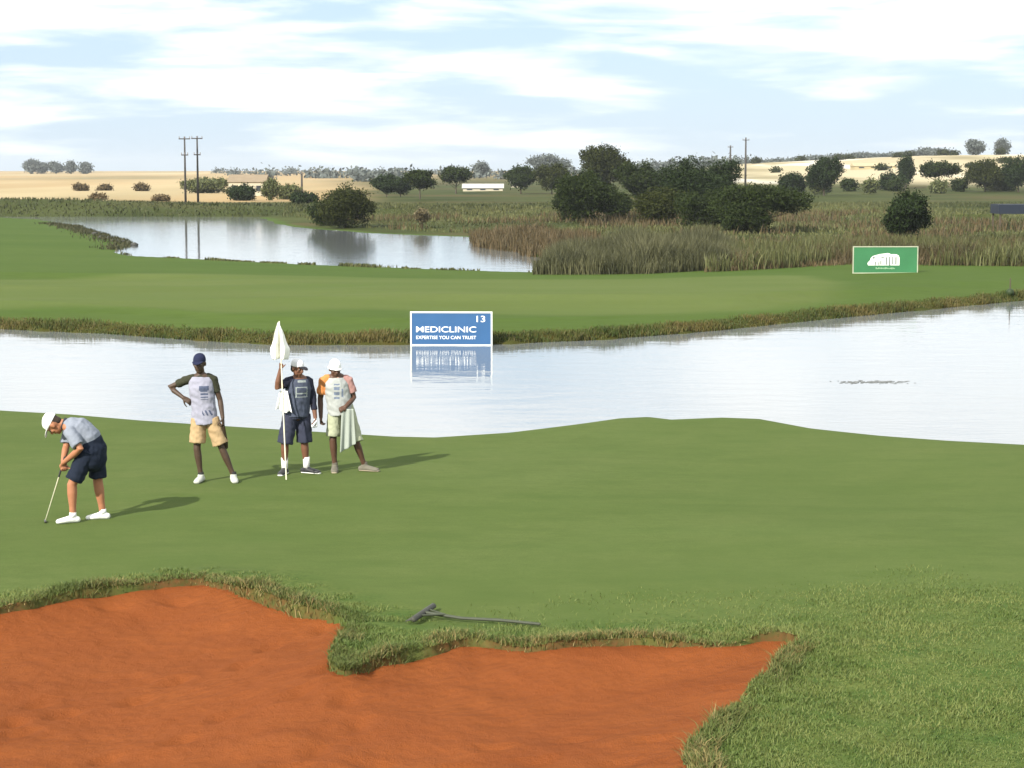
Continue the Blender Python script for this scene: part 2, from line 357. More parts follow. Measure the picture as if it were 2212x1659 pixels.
# ------------------------------------------------------------------ land beyond the near pond
shore = [(-900, 660), (-300, 697), (0, 711), (230, 721), (420, 735), (600, 745), (890, 744), (1060, 744), (1300, 734), (1550, 714), (1800, 688), (2000, 669),
         (2212, 649), (2500, 617), (2900, 570)]
sp = np.array([P(x, y)[:2] for x, y in shore])
pond_px = [(-10, 468.6), (150, 468), (350, 468), (560, 468.6), (592, 484), (640, 491), (690, 496), (800, 504), (900, 508), (1010, 512), (1022, 528), (1080, 538), (1150, 549),
           (1185, 570), (1205, 588), (1100, 587), (900, 581), (650, 570), (400, 558), (290, 552), (250, 545), (285, 527), (225, 508), (160, 489), (80, 474)]
POND = np.array([P(x, y)[:2] for x, y in pond_px])
PUD = np.array([P(x, y)[:2] for x, y in [(2050, 483), (2160, 481), (2155, 489), (2060, 490)]])
def far_h(X, Y, parts=False):
    S = X / Y
    d1 = Y - np.interp(X, sp[:, 0], sp[:, 1]); d2 = sdist(X, Y, POND); d3 = sdist(X, Y, PUD)
    d1 = d1 + 0.5 * vnoise(X, Y, 1.5, 21) + 0.35 * vnoise(X, Y, 0.6, 22)
    b1 = np.where(d1 < 0, d1 * 0.5, 0.30 * (1 - np.exp(-np.clip(d1, 0, 99) / 0.5)) + np.clip(d1, 0, 14) * 0.016 + np.clip(d1 - 4, 0, 9e9) * 0.06)
    d2n = d2 + 1.0 * vnoise(X, Y, 5, 23)
    north = sstep(-5, 8, Y - 238 + 0 * X)
    b2 = np.where(d2n < 0, d2n * 0.2, np.clip(d2n, 0, 99) * (0.022 * (1 - north) + 0.12 * north))
    base = 0.50 + 0.75 * sstep(170, 262, Y) + 0.3 * vnoise(X, Y, 14, 24) * sstep(75, 90, Y)
    base += (0.75 * vnoise(X * .45, Y, 8, 29) + 0.18 * vnoise(X * .5, Y, 3.5, 28)) * sstep(66, 78, Y) * sstep(125, 105, Y)
    base += 0.9 * sstep(-35, -62, X) * sstep(140, 220, Y) * (1 - sstep(240, 300, Y))
    base += 3.9 * sstep(300, 2600, Y) + 0.8 * vnoise(X, Y, 160, 25) * sstep(350, 700, Y)
    base += 11.5 * sstep(400, 960, Y) * np.clip(S / 0.256, 0, 1.6) + 1.6 * sstep(350, 520, Y) * sstep(0.02, 0.1, S)
    z = np.minimum(np.minimum(b1, b2), base)
    z = np.where(d3 < 0, np.minimum(z, d3 * 0.2), z)
    return (z, d1, d2n) if parts else z
def fz(x, y): return float(far_h(np.array([float(x)]), np.array([float(y)]))[0])
s1 = np.concatenate([np.linspace(-0.75, -0.3, 40)[:-1], np.linspace(-0.3, 0.3, 520), np.linspace(0.3, 0.75, 40)[1:]])
iv = np.concatenate([1 / np.linspace(1 / 50.0, 1 / 310.0, 420), np.geomspace(312, 9000, 170)])
S, Y = np.meshgrid(s1, iv); X = S * Y
Z, D1, D2 = far_h(X, Y, True)
# the mown green on the strip, traced on the land
mg = [(-300, 600), (0, 597), (400, 585), (900, 592), (1300, 594), (1600, 586), (1760, 592), (1805, 612), (1790, 636), (1700, 652), (1500, 668), (1200, 676), (800, 664), (500, 676), (200, 660), (-300, 655)]
MG = np.array(smooth_poly([tuple(P(x, y, 0.5)[:2]) for x, y in mg], 4))
mown = sstep(1.0, -1.0, sdist(X, Y, MG) + 1.2 * vnoise(X, Y, 3, 31))
bank = sstep(1.5, 0.5, D1) * (D1 > -3)
far = sstep(240, 262, Y)
marsh = np.clip(sstep(0.5, 4, D2) * sstep(112, 124, Y + 6 * vnoise(X, Y, 12, 32)) * sstep(-0.045, 0.01, S + 0.06 * sstep(115, 180, Y) - 0.0) + far + sstep(0.6, 2.0, D2) * sstep(140, 146, Y) * sstep(-0.15, -0.14, S) + sstep(237.5, 239, Y), 0, 1)
dry = sstep(262, 285, Y + 10 * vnoise(X, Y, 20, 33)) * sstep(-0.05, -0.11, S + 0.03 * vnoise(X, Y, 60, 34))
dry = np.maximum(dry, 0.55 * sstep(600, 1200, Y) * sstep(0.1, 0.02, S))
cream = sstep(430, 520, Y + 60 * vnoise(X, Y, 60, 35)) * sstep(0.095, 0.12, S + 0.02 * vnoise(X, Y, 50, 36)) * (1 - sstep(960, 1060, Y))
me = np_mesh('land', np.stack([X, Y, Z], -1).reshape(-1, 3), grid_faces(len(s1), len(iv)), True, {'mown': mown, 'bank': bank, 'marsh': marsh, 'dry': dry, 'cream': cream})
tag(link('terrain', me, M_LAND), kind='structure')
def sheet(name, x0, x1, y0, y1):
    me = np_mesh(name, [(x0, y0, 0), (x1, y0, 0), (x1, y1, 0), (x0, y1, 0)], [(0, 1, 2, 3)], False)
    return tag(link(name, me, M_WATER), kind='structure')
sheet('pond', -60, 60, 28, 92); sheet('lake', -240, 240, 92, 330)

# ------------------------------------------------------------------ grasses (uncountable)
def blades(name, X, Y, Z, h, wd, lean, material, label, cat='grass', tint=None, parent=None):
    n = len(X); a = rng.random(n) * 2 * np.pi; l = rng.random(n) * lean * h; b = rng.random(n) * 2 * np.pi
    bx, by = np.cos(a) * wd / 2, np.sin(a) * wd / 2
    p0 = np.stack([X - bx, Y - by, Z - 0.02 * h], 1); p1 = np.stack([X + bx, Y + by, Z - 0.02 * h], 1)
    m0 = np.stack([X - bx * .7 + l * .35 * np.cos(b), Y - by * .7 + l * .35 * np.sin(b), Z + .6 * h], 1)
    m1 = np.stack([X + bx * .7 + l * .35 * np.cos(b), Y + by * .7 + l * .35 * np.sin(b), Z + .6 * h], 1)
    tp = np.stack([X + l * np.cos(b), Y + l * np.sin(b), Z + h], 1)
    V = np.stack([p0, p1, m1, m0, tp], 1).reshape(-1, 3); i = np.arange(n)[:, None] * 5
    Fc = np.concatenate([i + np.array([[0, 1, 2]]), i + np.array([[0, 2, 3]]), i + np.array([[3, 2, 4]])])
    t = rng.random(n) if tint is None else tint
    me = np_mesh(name, V, Fc, False, {'tint': np.repeat(t, 5)})
    return tag(link(name, me, material, parent), label, cat, kind='stuff')
def scatter(n, poly, cond=None):
    poly = np.asarray(poly); lo, hi = poly.min(0), poly.max(0); ox, oy = [], []; c = 0
    while c < n:
        x = rng.uniform(lo[0], hi[0], n); y = rng.uniform(lo[1], hi[1], n); k = sdist(x, y, poly) < 0
        if cond is not None: k &= cond(x, y)
        ox.append(x[k]); oy.append(y[k]); c += k.sum()
    return np.concatenate(ox)[:n], np.concatenate(oy)[:n]
def rpoly(pts, z=0.4): return [tuple(P(x, y, z)[:2]) for x, y in pts]
def off_sand(x, y, k):
    k = k.copy(); k[k] &= sdist(x[k], y[k], BUNK) > 0.02; return k
# bunker lip: longer straw and green blades, then the rough behind it
def along(n, dmin, dmax):
    e = np.roll(BUNK, -1, 0) - BUNK; ln = np.hypot(e[:, 0], e[:, 1]); k = rng.choice(len(BUNK), n, p=ln / ln.sum()); t = rng.random(n)[:, None]
    nr = np.stack([-e[:, 1], e[:, 0]], 1) / (ln[:, None] + 1e-9)
    p = BUNK[k] + e[k] * t; d = rng.uniform(dmin, dmax, n)[:, None] ** 1.0
    s = np.sign(sdist(*(p + nr[k] * 0.05).T, BUNK))[:, None]
    p = p + nr[k] * s * d; v = (p[:, 1] > 9) & (p[:, 1] < 24) & (abs(p[:, 0]) < 9)
    return p[v, 0], p[v, 1], d[v, 0]
x, y, d = along(70000, -0.09, 0.24); k = rng.random(len(x)) < .75 + vnoise(x, y, .5, 64) * 1.1; x, y, d = x[k], y[k], d[k]
blades('lip_grass', x, y, near_h(x, y), rng.uniform(0.02, 0.085, len(x)) * (1 - d) * np.clip(1 + 1.7 * vnoise(x, y, .35, 62) + vnoise(x, y, 1.1, 63), .1, 2), 0.008, 1.7, M_LIP, 'straw and green grass fringing the edge of the red bunker', tint=np.clip(rng.random(len(x)) ** 1.8 * 1.1 * sstep(-.5, .3, vnoise(x, y, 0.5, 41)), 0, 1))
x, y, d = along(90000, 0.0, 1.0); d = d ** 1.0; k = rng.random(len(d)) < 1.05 - d; x, y, d = x[k], y[k], d[k]
blades('rough_grass', x, y, near_h(x, y), rng.uniform(0.018, 0.045, len(x)) * (1.25 - .55 * d), 0.008, 1.4, M_ROUGH, 'unmown green grass bordering the bunker', tint=np.clip(.5 + vnoise(x, y, 0.5, 42) + rng.normal(0, .25, len(x)), 0, 1))
x, y = scatter(90000, [(-0.6, 13.0), (7.0, 12.5), (8, 21.8), (2.5, 21.4), (-0.8, 20.2)], lambda x, y: off_sand(x, y, rng.random(len(x)) < sstep(21.2, 16.0, y + 3.5 * vnoise(x, y, 1.1, 56)) * sstep(-.8, 3.5, x + 2 * vnoise(x, y, .8, 59) + (19 - y) * .3) * .8))
blades('rough_grass', x, y, near_h(x, y), rng.uniform(0.012, 0.034, len(x)) * (1 + 1.2 * vnoise(x, y, .4, 44)), 0.008, 1.6, M_ROUGH, 'tufted rough grass in the right foreground', tint=np.clip(.55 + vnoise(x, y, 0.4, 43) * 1.0 + rng.normal(0, .25, len(x)), 0, 1))
# bank of the strip opposite
n = 26000; x = rng.uniform(-26, 34, n); ys_ = np.interp(x, sp[:, 0], sp[:, 1]); y = ys_ + np.abs(rng.normal(0, 0.65, n)) - 0.12
blades('bank_grass', x, y, np.maximum(far_h(x, y), -0.02), rng.uniform(0.05, 0.20, n) * sstep(2.2, .5, y - ys_) * (1 + 1.5 * vnoise(x, y, 1.1, 45)), 0.03, 0.9, M_BANK, 'olive and rusty grass on the bank along the water', tint=np.clip(.45 + vnoise(x, y, 1.5, 46) + rng.normal(0, .25, n), 0, 1))
# reeds
RP = rpoly([(1150, 590), (1165, 570), (1185, 555), (1210, 545), (1560, 540), (1640, 556), (1610, 580), (1400, 590)], 0.2)
x, y = scatter(36000, RP, lambda x, y: far_h(x, y) > -0.12); ed = np.clip(-sdist(x, y, RP) / 2.2, 0, 1)
blades('reeds', x, y, far_h(x, y), rng.uniform(0.8, 1.75, len(x)) * (.45 + .55 * ed) * (1 + .9 * vnoise(x, y, 2.5, 47)), 0.045, 0.6, M_REED, 'tall grey green reeds standing at the end of the far pond', 'reeds', tint=np.clip(.45 + 1.1 * vnoise(x, y, 1.8, 48) + rng.normal(0, .2, len(x)), 0, 1))
RP = rpoly([(1520, 584), (1560, 552), (1800, 540), (2600, 552), (2600, 600), (2212, 586), (1840, 574)], 0.3)
x, y = scatter(34000, RP); ed = np.clip(-sdist(x, y, RP) / 1.8, 0, 1)
blades('russet_grass', x, y, far_h(x, y), rng.uniform(0.3, 0.95, len(x)) * (.4 + .6 * ed) * (1 + 1.0 * vnoise(x, y, 2.5, 49)), 0.045, 0.75, M_RED, 'russet brown tall grass behind the green sign', tint=np.clip(.45 + 1.2 * vnoise(x, y, 2.2, 50) + rng.normal(0, .2, len(x)), 0, 1))
x, y = scatter(20000, RP, lambda x, y: vnoise(x, y, 2.8, 57) > -.05)
blades('marsh_grass', x, y, far_h(x, y), rng.uniform(0.4, 1.2, len(x)), 0.06, 0.5, M_MARSH, 'olive grass tufts mixed into the russet grass')
x, y = scatter(8000, rpoly([(1015, 514), (1024, 530), (1090, 541), (1160, 551), (1260, 545), (1300, 520), (1150, 500)], 0.2), lambda x, y: far_h(x, y) > -0.15)
blades('russet_grass', x, y, far_h(x, y), rng.uniform(0.3, 1.0, len(x)) * (1 + .8 * vnoise(x, y, 3, 58)), 0.07, 0.5, M_RED, 'rust coloured grass on the point beside the far pond')
x, y = scatter(60000, rpoly([(590, 478), (700, 494), (900, 506), (1010, 510), (1200, 540), (1560, 548), (2700, 556), (2700, 452), (620, 452)], 0.5), lambda x, y: (far_h(x, y) > 0.1))
cl = np.clip(vnoise(x * .5, y, 7, 51) * 1.6 + vnoise(x, y, 3, 53), -.8, 1.2)
blades('marsh_grass', x, y, far_h(x, y), rng.uniform(0.10, 0.34, len(x)) * (1.1 + 1.3 * cl), 0.11, 0.8, M_MARSH, 'dull green marsh grass filling the ground behind the ponds', tint=np.clip(.45 + 1.2 * vnoise(x * .5, y, 10, 52) + .6 * vnoise(x, y, 3, 54) + rng.normal(0, .15, len(x)), 0, 1))
x, y = scatter(9000, rpoly([(590, 478), (700, 494), (1010, 510), (1200, 540), (2700, 550), (2700, 470), (620, 470)], 0.5), lambda x, y: (far_h(x, y) > 0.1) & (vnoise(x * .6, y, 6, 55) > .14))
blades('russet_grass', x, y, far_h(x, y), rng.uniform(0.3, 0.9, len(x)), 0.09, 0.6, M_RED, 'russet patches among the marsh grass')
x, y = scatter(9000, [(-140, 241), (-20, 241), (-14, 236), (-3, 222), (10, 262), (-140, 262)], lambda x, y: (far_h(x, y) > 0.0))
blades('bank_grass', x, y, far_h(x, y), rng.uniform(0.08, 0.38, len(x)) * (1 + vnoise(x, y, 8, 61)), 0.2, 0.9, leaf_mat('far_bank', (0.026, 0.034, 0.010), (0.052, 0.058, 0.017)), 'dark green grass on the far bank of the distant pond')

def shore_line(name, pts, n, sd, hh, material, label, thr):
    pts = np.array([P(a, b)[:2] for a, b in pts]); ln = np.hypot(*np.diff(pts, axis=0).T); k = rng.choice(len(ln), n, p=ln / ln.sum()); t = rng.random((n, 1))
    p = pts[k] * (1 - t) + pts[k + 1] * t + rng.normal(0, sd, (n, 2)); x, y = p.T; q = (far_h(x, y) > -.06) & (vnoise(x, y, 1.8, 71) > thr); x, y = x[q], y[q]
    blades(name, x, y, far_h(x, y), rng.uniform(.3, 1, len(x)) * hh * (1 + vnoise(x, y, 2.5, 72)), .09, .7, material, label)
shore_line('shore_grass', [(120, 483), (160, 490), (225, 509), (285, 528), (262, 540)], 5000, .9, .30, leaf_mat('spit_grass', (0.022, 0.028, 0.010), (0.060, 0.056, 0.022)), 'dark weedy grass edging the tip of the left spit', -.3)
shore_line('shore_grass', [(270, 549), (400, 559), (650, 571), (900, 582), (1100, 588), (1200, 589)], 3500, .25, .18, M_MARSH, 'sparse grass tufts along the near shore of the far pond', .12)

# ------------------------------------------------------------------ trees and shrubs
def crown_mesh(lobes, n, leaf, seed, shell=0.45, flat=0.0):
    r = np.random.default_rng(seed); lobes = np.asarray(lobes, float)      # rows: cx cy cz rx ry rz
    wt = lobes[:, 3] * lobes[:, 5] + lobes[:, 4] * lobes[:, 5]; k = r.choice(len(lobes), n, p=wt / wt.sum())
    d = r.normal(size=(n, 3)); d /= np.linalg.norm(d, axis=1)[:, None]
    rad = 1 - shell * r.random(n) ** 1.6
    bump = 1 + 0.30 * np.sin(d[:, 0] * 7 + k) * np.sin(d[:, 2] * 6 + 2 * k) + 0.05 * r.normal(size=n)
    c = lobes[k, :3] + d * lobes[k, 3:] * (rad * bump)[:, None]
    # leaf clusters: gather leaves round a set of twig ends so that gaps open between them
    m = max(20, n // 14); tw = c[r.choice(n, m)]; j = r.integers(0, m, n); pull = r.random(n) < 0.72
    c[pull] = tw[j[pull]] + r.normal(size=(pull.sum(), 3)) * leaf * np.array([1.5, 1.5, 1.1])
    a = r.normal(size=(n, 3)); a /= np.linalg.norm(a, axis=1)[:, None]; b = np.cross(a, r.normal(size=(n, 3))); b /= np.linalg.norm(b, axis=1)[:, None]
    s = leaf * r.uniform(0.55, 1.15, n)[:, None]; a *= s; b *= s * 0.6
    V = np.stack([c - a, c + b, c + a, c - b], 1).reshape(-1, 3); Fc = np.arange(n * 4).reshape(n, 4)
    t = np.clip(0.4 + 0.5 * (r.random(m)[j] - 0.5) + r.normal(0, .22, n), 0, 1)
    return np_mesh('crown', V, Fc, False, {'tint': np.repeat(t, 4)})
def tree(px, top, base, wpx, d, label, name='tree', cat='tree', material=None, shape='round', n=5000, trunk=0.25, lobes=7, group=None, seed=None, leaf=None, stem=True):
    seed = seed if seed is not None else int(px * 7 + top); r = random.Random(seed)
    x = Q(px, base, d).x; z0 = fz(x, d); H = Q(px, top, d).z - z0; W = wpx * K / F_PX * d
    H = max(H, 0.6); e = empty(name, (x, d, z0), r.random() * 6); tag(e, label, cat, group)
    lb = []; zb = H * trunk
    if shape == 'round': lb.append((W * r.uniform(-.05, .05), 0, (H + zb) / 2, W * .33, W * .33, (H - zb) * .46))
    for i in range(lobes):
        a = 2 * math.pi * (i + r.random() * .7) / lobes; q = r.uniform(.2, .36) * W
        zz = zb + (H - zb) * (r.uniform(.28, .78) if shape != 'flat' else r.uniform(.55, .8))
        if shape == 'tall': q *= .6
        rz = (H - zb) * r.uniform(.16, .27)
        lb.append((math.cos(a) * q, math.sin(a) * q, zz, W * r.uniform(.18, .27), W * r.uniform(.18, .27), rz))
    if shape == 'flat': lb.append((0, 0, zb + (H - zb) * .7, W * .44, W * .44, (H - zb) * .26))
    if shape == 'tall': lb.append((0, 0, (H + zb) / 2, W * .3, W * .3, (H - zb) * .5))
    if shape == 'bush':
        lb.append((0, 0, H * .45, W * .46, W * .42, H * .5)); lb = [(a, b, min(c, H * .75), p, q, s) for a, b, c, p, q, s in lb]
    lf = leaf or max(0.10, 0.9 * d / F_PX * 1.35); n = int(n * 2.6); W *= 1.28
    link('crown', crown_mesh(lb, n, lf, seed), material or (M_LEAF, M_LEAFB, M_LEAFC)[seed % 3], e)
    if stem:
        t = MB(); rr = max(.05, .022 * H); t.loft([(0, 0, -.3), (.1 * rr, 0, zb * .6), (0, .2 * rr, zb + .25 * (H - zb)), (0, 0, H * .72)], [rr * 1.3, rr, rr * .8, rr * .25], n=8)
        for i in range(5):
            a = 2 * math.pi * (i + r.random() * .6) / 5; z1 = zb * .8 + r.random() * .2 * H; q = r.uniform(.22, .36) * W
            t.loft([(0, 0, z1), (math.cos(a) * q * .5, math.sin(a) * q * .5, z1 + .14 * H), (math.cos(a) * q, math.sin(a) * q, z1 + .27 * H)], [rr * .55, rr * .4, rr * .15], n=6)
        t.build('trunk', M_BARK, e, True)
    return e
BIG = 'dark trees behind the reeds'
tree(745, 399, 505, 118, 192, 'big dark rounded bush at the edge of the far pond, left of the marsh', 'bush', 'bush', shape='bush', n=7000, trunk=.05)
tree(700, 425, 500, 60, 200, 'low dark bush leaning on the left side of the big pond bush', 'bush', 'bush', shape='bush', n=2600, trunk=.05)
tree(835, 379, 422, 55, 330, 'dark tree in the left of three round trees beyond the marsh', n=2600, trunk=.2)
tree(865, 385, 422, 40, 335, 'smaller dark tree tucked behind the tree with the visible trunk', n=1600, trunk=.2)
tree(907, 368, 432, 62, 300, 'dark round tree with a short bare trunk, beyond the marsh', n=3200, trunk=.38)
tree(985, 362, 410, 70, 380, 'dark spreading tree beside the long white low roof', n=3000, trunk=.2, shape='flat')
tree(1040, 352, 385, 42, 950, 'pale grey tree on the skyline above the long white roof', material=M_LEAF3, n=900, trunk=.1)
tree(1125, 357, 408, 68, 380, 'dark square topped tree right of the long white roof', n=3000, trunk=.2)
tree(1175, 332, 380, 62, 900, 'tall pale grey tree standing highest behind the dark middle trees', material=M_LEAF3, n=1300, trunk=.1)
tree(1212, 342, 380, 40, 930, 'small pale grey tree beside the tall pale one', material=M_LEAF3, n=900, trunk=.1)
tree(1192, 354, 412, 70, 370, 'dark tree just left of the biggest domed tree', n=3200, trunk=.15)
tree(1305, 316, 430, 108, 330, 'biggest tree, a high dome rising over all others in the middle', n=8000, trunk=.12, lobes=9)
tree(1265, 370, 482, 140, 192, 'wide olive green tree in front of the big domed tree', n=9000, trunk=.08, lobes=9)
tree(1385, 352, 470, 100, 258, 'dark tree filling the gap right of the domed tree', n=5500, trunk=.1)
tree(1330, 410, 482, 70, 205, 'shadowy low bush at the foot of the wide olive tree', 'bush', 'bush', shape='bush', n=3000, trunk=.05)
tree(1482, 338, 485, 132, 205, 'large dark tree with a broad flat top, left of the right power pole', n=9000, trunk=.1, lobes=9)
tree(1555, 346, 470, 98, 225, 'dark feathery topped tree directly left of the right power pole', n=6000, trunk=.1)
tree(1640, 400, 512, 205, 165, 'low wide tree with branches overhanging to the right over the marsh', n=9000, shape='flat', trunk=.12, lobes=10)
tree(1420, 405, 492, 100, 188, 'dark bush between the wide olive tree and the flat topped tree', 'bush', 'bush', shape='bush', n=4500, trunk=.05)
tree(1520, 415, 498, 130, 180, 'dark bush mass under the large flat topped tree', 'bush', 'bush', shape='bush', n=5500, trunk=.05)
tree(1235, 400, 484, 74, 198, 'dark bush at the left foot of the wide olive tree', 'bush', 'bush', shape='bush', n=3000, trunk=.05)
tree(1610, 430, 512, 120, 163, 'deep green bush under the overhanging wide tree', 'bush', 'bush', shape='bush', n=5000, trunk=.05)
tree(1712, 372, 412, 62, 345, 'grey green bush left of the round tree on the cream hillside', 'bush', 'bush', shape='bush', n=2200, trunk=.05)
tree(1780, 340, 404, 78, 340, 'round dark tree standing out against the cream hillside', n=4200, trunk=.12)
tree(1955, 414, 522, 100, 140, 'single dark bushy tree right behind the green sign', n=8000, trunk=.12, lobes=8)
tree(1957, 337, 392, 42, 420, 'narrow upright tree on the hillside above the lone bushy tree', shape='tall', n=2000, trunk=.1)
tree(1922, 372, 394, 58, 400, 'low dark bush at the foot of the narrow upright tree', 'bush', 'bush', shape='bush', n=1500, trunk=.05)
tree(2027, 349, 402, 86, 400, 'flat crowned dark tree right of the narrow upright tree', n=3600, shape='flat', trunk=.25)
tree(2128, 345, 400, 90, 390, 'left dark tree of the pair at the right edge', n=3600, trunk=.15)
tree(2200, 340, 400, 90, 385, 'right dark tree of the pair at the right edge, cut by the frame', n=3600, trunk=.15)
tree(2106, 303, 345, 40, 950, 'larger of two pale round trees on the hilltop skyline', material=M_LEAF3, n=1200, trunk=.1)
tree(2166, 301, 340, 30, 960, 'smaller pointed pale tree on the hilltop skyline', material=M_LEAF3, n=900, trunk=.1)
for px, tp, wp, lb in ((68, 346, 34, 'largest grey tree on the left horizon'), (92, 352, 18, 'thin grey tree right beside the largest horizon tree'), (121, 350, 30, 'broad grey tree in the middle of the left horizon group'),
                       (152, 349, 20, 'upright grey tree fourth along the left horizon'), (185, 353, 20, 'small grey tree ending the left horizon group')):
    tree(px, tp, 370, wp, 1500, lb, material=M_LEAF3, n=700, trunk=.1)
for px, tp, bs, wp, d, lb in ((176, 401, 411, 24, 420, 'brown bush alone on the dry field, left of the power poles'), (226, 402, 412, 26, 425, 'faint low bush on the dry field between two others'),
                              (306, 399, 411, 24, 420, 'brown bush on the dry field nearest the power poles'), (213, 429, 442, 30, 275, 'dark bush at the near edge of the dry field'),
                              (348, 434, 443, 34, 275, 'low flat bush at the near edge of the dry field by the poles')):
    tree(px, tp, bs, wp, d, lb, 'bush', 'bush', leaf_mat('leaf_brown', (0.07, 0.05, 0.02), (0.14, 0.10, 0.045)), 'bush', 900, .05)
tree(445, 387, 416, 100, 380, 'light green shrub spreading right of the two power poles', 'bush', 'bush', M_LEAF2, 'bush', 3200, .05)
tree(521, 402, 442, 58, 288, 'dark round bush in front of the cream house', 'bush', 'bush', shape='bush', n=2600, trunk=.05)
tree(585, 388, 440, 44, 290, 'olive upright bush right of the cream house', 'bush', 'bush', M_LEAF2, 'tall', 2200, .1)
tree(622, 398, 438, 50, 300, 'yellow green bush between the olive bush and the dark pond bushes', 'bush', 'bush', M_LEAF2, 'bush', 2000, .05)
tree(657, 416, 442, 56, 262, 'small dark bush left of the big pond bush', 'bush', 'bush', shape='bush', n=2000, trunk=.05)
tree(912, 452, 506, 46, 186, 'dry straw topped shrub at the water edge with a dark stem', 'shrub', 'shrub', leaf_mat('leaf_straw', (0.07, 0.055, 0.025), (0.17, 0.14, 0.075)), 'tall', 900, .35)
r_ = random.Random(5)
for i in range(13):
    px = 1645 + i * 33 + r_.uniform(-8, 8); tp = 352 - i * 2.6 + r_.uniform(-4, 4)
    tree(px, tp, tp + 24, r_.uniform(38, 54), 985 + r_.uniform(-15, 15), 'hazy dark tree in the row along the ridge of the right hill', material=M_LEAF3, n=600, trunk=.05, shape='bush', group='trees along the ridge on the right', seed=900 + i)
for i in range(9):
    px = 1700 + i * 62 + r_.uniform(-20, 20)
    tree(px, 384 + r_.uniform(-4, 4), 402, r_.uniform(30, 50), 372 + r_.uniform(-12, 30), 'low olive bush scattered along the foot of the cream hillside', 'bush', 'bush', M_LEAF2 if i % 2 else M_LEAF, 'bush', 800, .05, group='bushes along the foot of the hillside', seed=950 + i, stem=False)
for i in range(14):
    px = 1640 + i * 42 + r_.uniform(-18, 18); d = r_.uniform(560, 900); x_ = Q(px, 350, d).x; z_ = fz(x_, d); row = HZ / K + (CAM_Z - z_) * F_PX / d / K
    tree(px, row - r_.uniform(7, 13), row, r_.uniform(12, 30), d, 'dark bush dotted on the open cream hillside', 'bush', 'bush', M_LEAFB, 'bush', 260, .05, group='bushes dotted over the cream hillside', seed=1200 + i, stem=False)
# far wood on the centre horizon: one uncountable mass
lb = []; r2 = random.Random(3)
for i in range(110):
    px = r2.uniform(480, 1660); d = r2.uniform(700, 1600); q = Q(px, 370, d); z0 = fz(q.x, d); h = r2.uniform(1.5, 3.6)
    lb.append((q.x, d, z0 + h * .45, h * r2.uniform(1.2, 3), h, h * .6))
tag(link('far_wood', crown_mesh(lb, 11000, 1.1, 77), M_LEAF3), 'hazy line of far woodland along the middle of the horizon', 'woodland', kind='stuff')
# stones along the tip of the spit
r3 = random.Random(11); M_STONE = mat('stone', (0.05, 0.05, 0.045), 0.85, 0.4, 4)
for i in range(14):
    t = i / 13; px = 205 + 80 * t + r3.uniform(-6, 6); py = 506 + 24 * t + r3.uniform(-1.5, 3)
    p = P(px, py, 0.0); s = r3.uniform(.12, .32); b = MB(); b.ell((0, 0, 0), (s, s * .8, s * .6))
    b.v = [tuple(c * (1 + .18 * math.sin(7 * v[0] / s + i) * math.sin(5 * v[2] / s + 2 * i)) for c in v) for v in b.v]
    o = b.build('stone', M_STONE, None, True); o.location = (p.x, p.y, 0.05 + max(0, fz(p.x, p.y))); o.rotation_euler = (0, 0, r3.random() * 6)
    tag(o, 'dark stone at the water line on the tip of the left spit', 'stone', 'stones along the tip of the left spit')

# ------------------------------------------------------------------ far buildings, poles
M_WALLC = mat('plaster_cream', (0.42, 0.38, 0.28), 0.9, 0.15, 1); M_ROOFW = mat('roof_pale', (0.42, 0.41, 0.36), 0.6, 0.1, 1); M_DARKW = mat('window_dark', (0.03, 0.035, 0.04), 0.2)
def house(px0, px1, top, base, d, label, rooff=0.35, dep=6, nwin=2, wallm=M_WALLC, roofm=M_ROOFW, name='house', cat='house'):
    xm = (px0 + px1) / 2; d = min(np.arange(d * .75, d * 1.5, 4.0), key=lambda t: abs(fz(Q(xm, base, t).x, t) - Q(xm, base, t).z) + abs(t - d) * .0005)
    a, b_ = Q(px0, base, d), Q(px1, base, d); x = (a.x + b_.x) / 2; z0 = fz(x, d); W = b_.x - a.x; H = Q(px0, top, d).z - z0; hw = H * (1 - rooff)
    e = tag(empty(name, (x, d + dep / 2, z0)), label, cat)
    MB().box((0, 0, hw / 2 - .5), (W, dep, hw + 1)).build('wall', wallm, e)
    r = MB(); o = .25; y = dep / 2 + o; X2 = W / 2 + o
    r.add([(-X2, -y, hw), (X2, -y, hw), (X2, y, hw), (-X2, y, hw), (-X2, 0, H), (X2, 0, H)], [(0, 1, 5, 4), (2, 3, 4, 5), (0, 4, 3), (1, 2, 5), (0, 3, 2, 1)]); r.build('roof', roofm, e)
    for i in range(nwin):
        xx = W * ((i + .5) / nwin - .5)
        MB().box((xx, -dep / 2 - .01, hw * .55), (min(1.6, W / nwin * .4), .08, hw * .38)).build('window', M_DARKW, e)
    return e
house(494, 572, 377, 428, 455, 'small cream house with a tan roof behind the round bush', nwin=3, roofm=mat('roof_clay', (.22, .17, .11), .8, .2, 1))
house(1000, 1086, 397, 413, 420, 'long low white roofed shed right of the spreading dark tree', .6, 8, 3, name='shed', cat='shed')
house(1846, 1936, 352, 366, 640, 'long tan building on the cream hillside right of the round tree', .5, 8, 3, mat('plaster_tan', (0.36, 0.30, 0.17), .9, .1, 1), mat('roof_tan', (.40, .34, .2), .7, .1, 1), 'farm_building', 'building')
house(1104, 1132, 393, 405, 440, 'tiny white house between the two dark trees right of the long shed', .4, 6, 1)
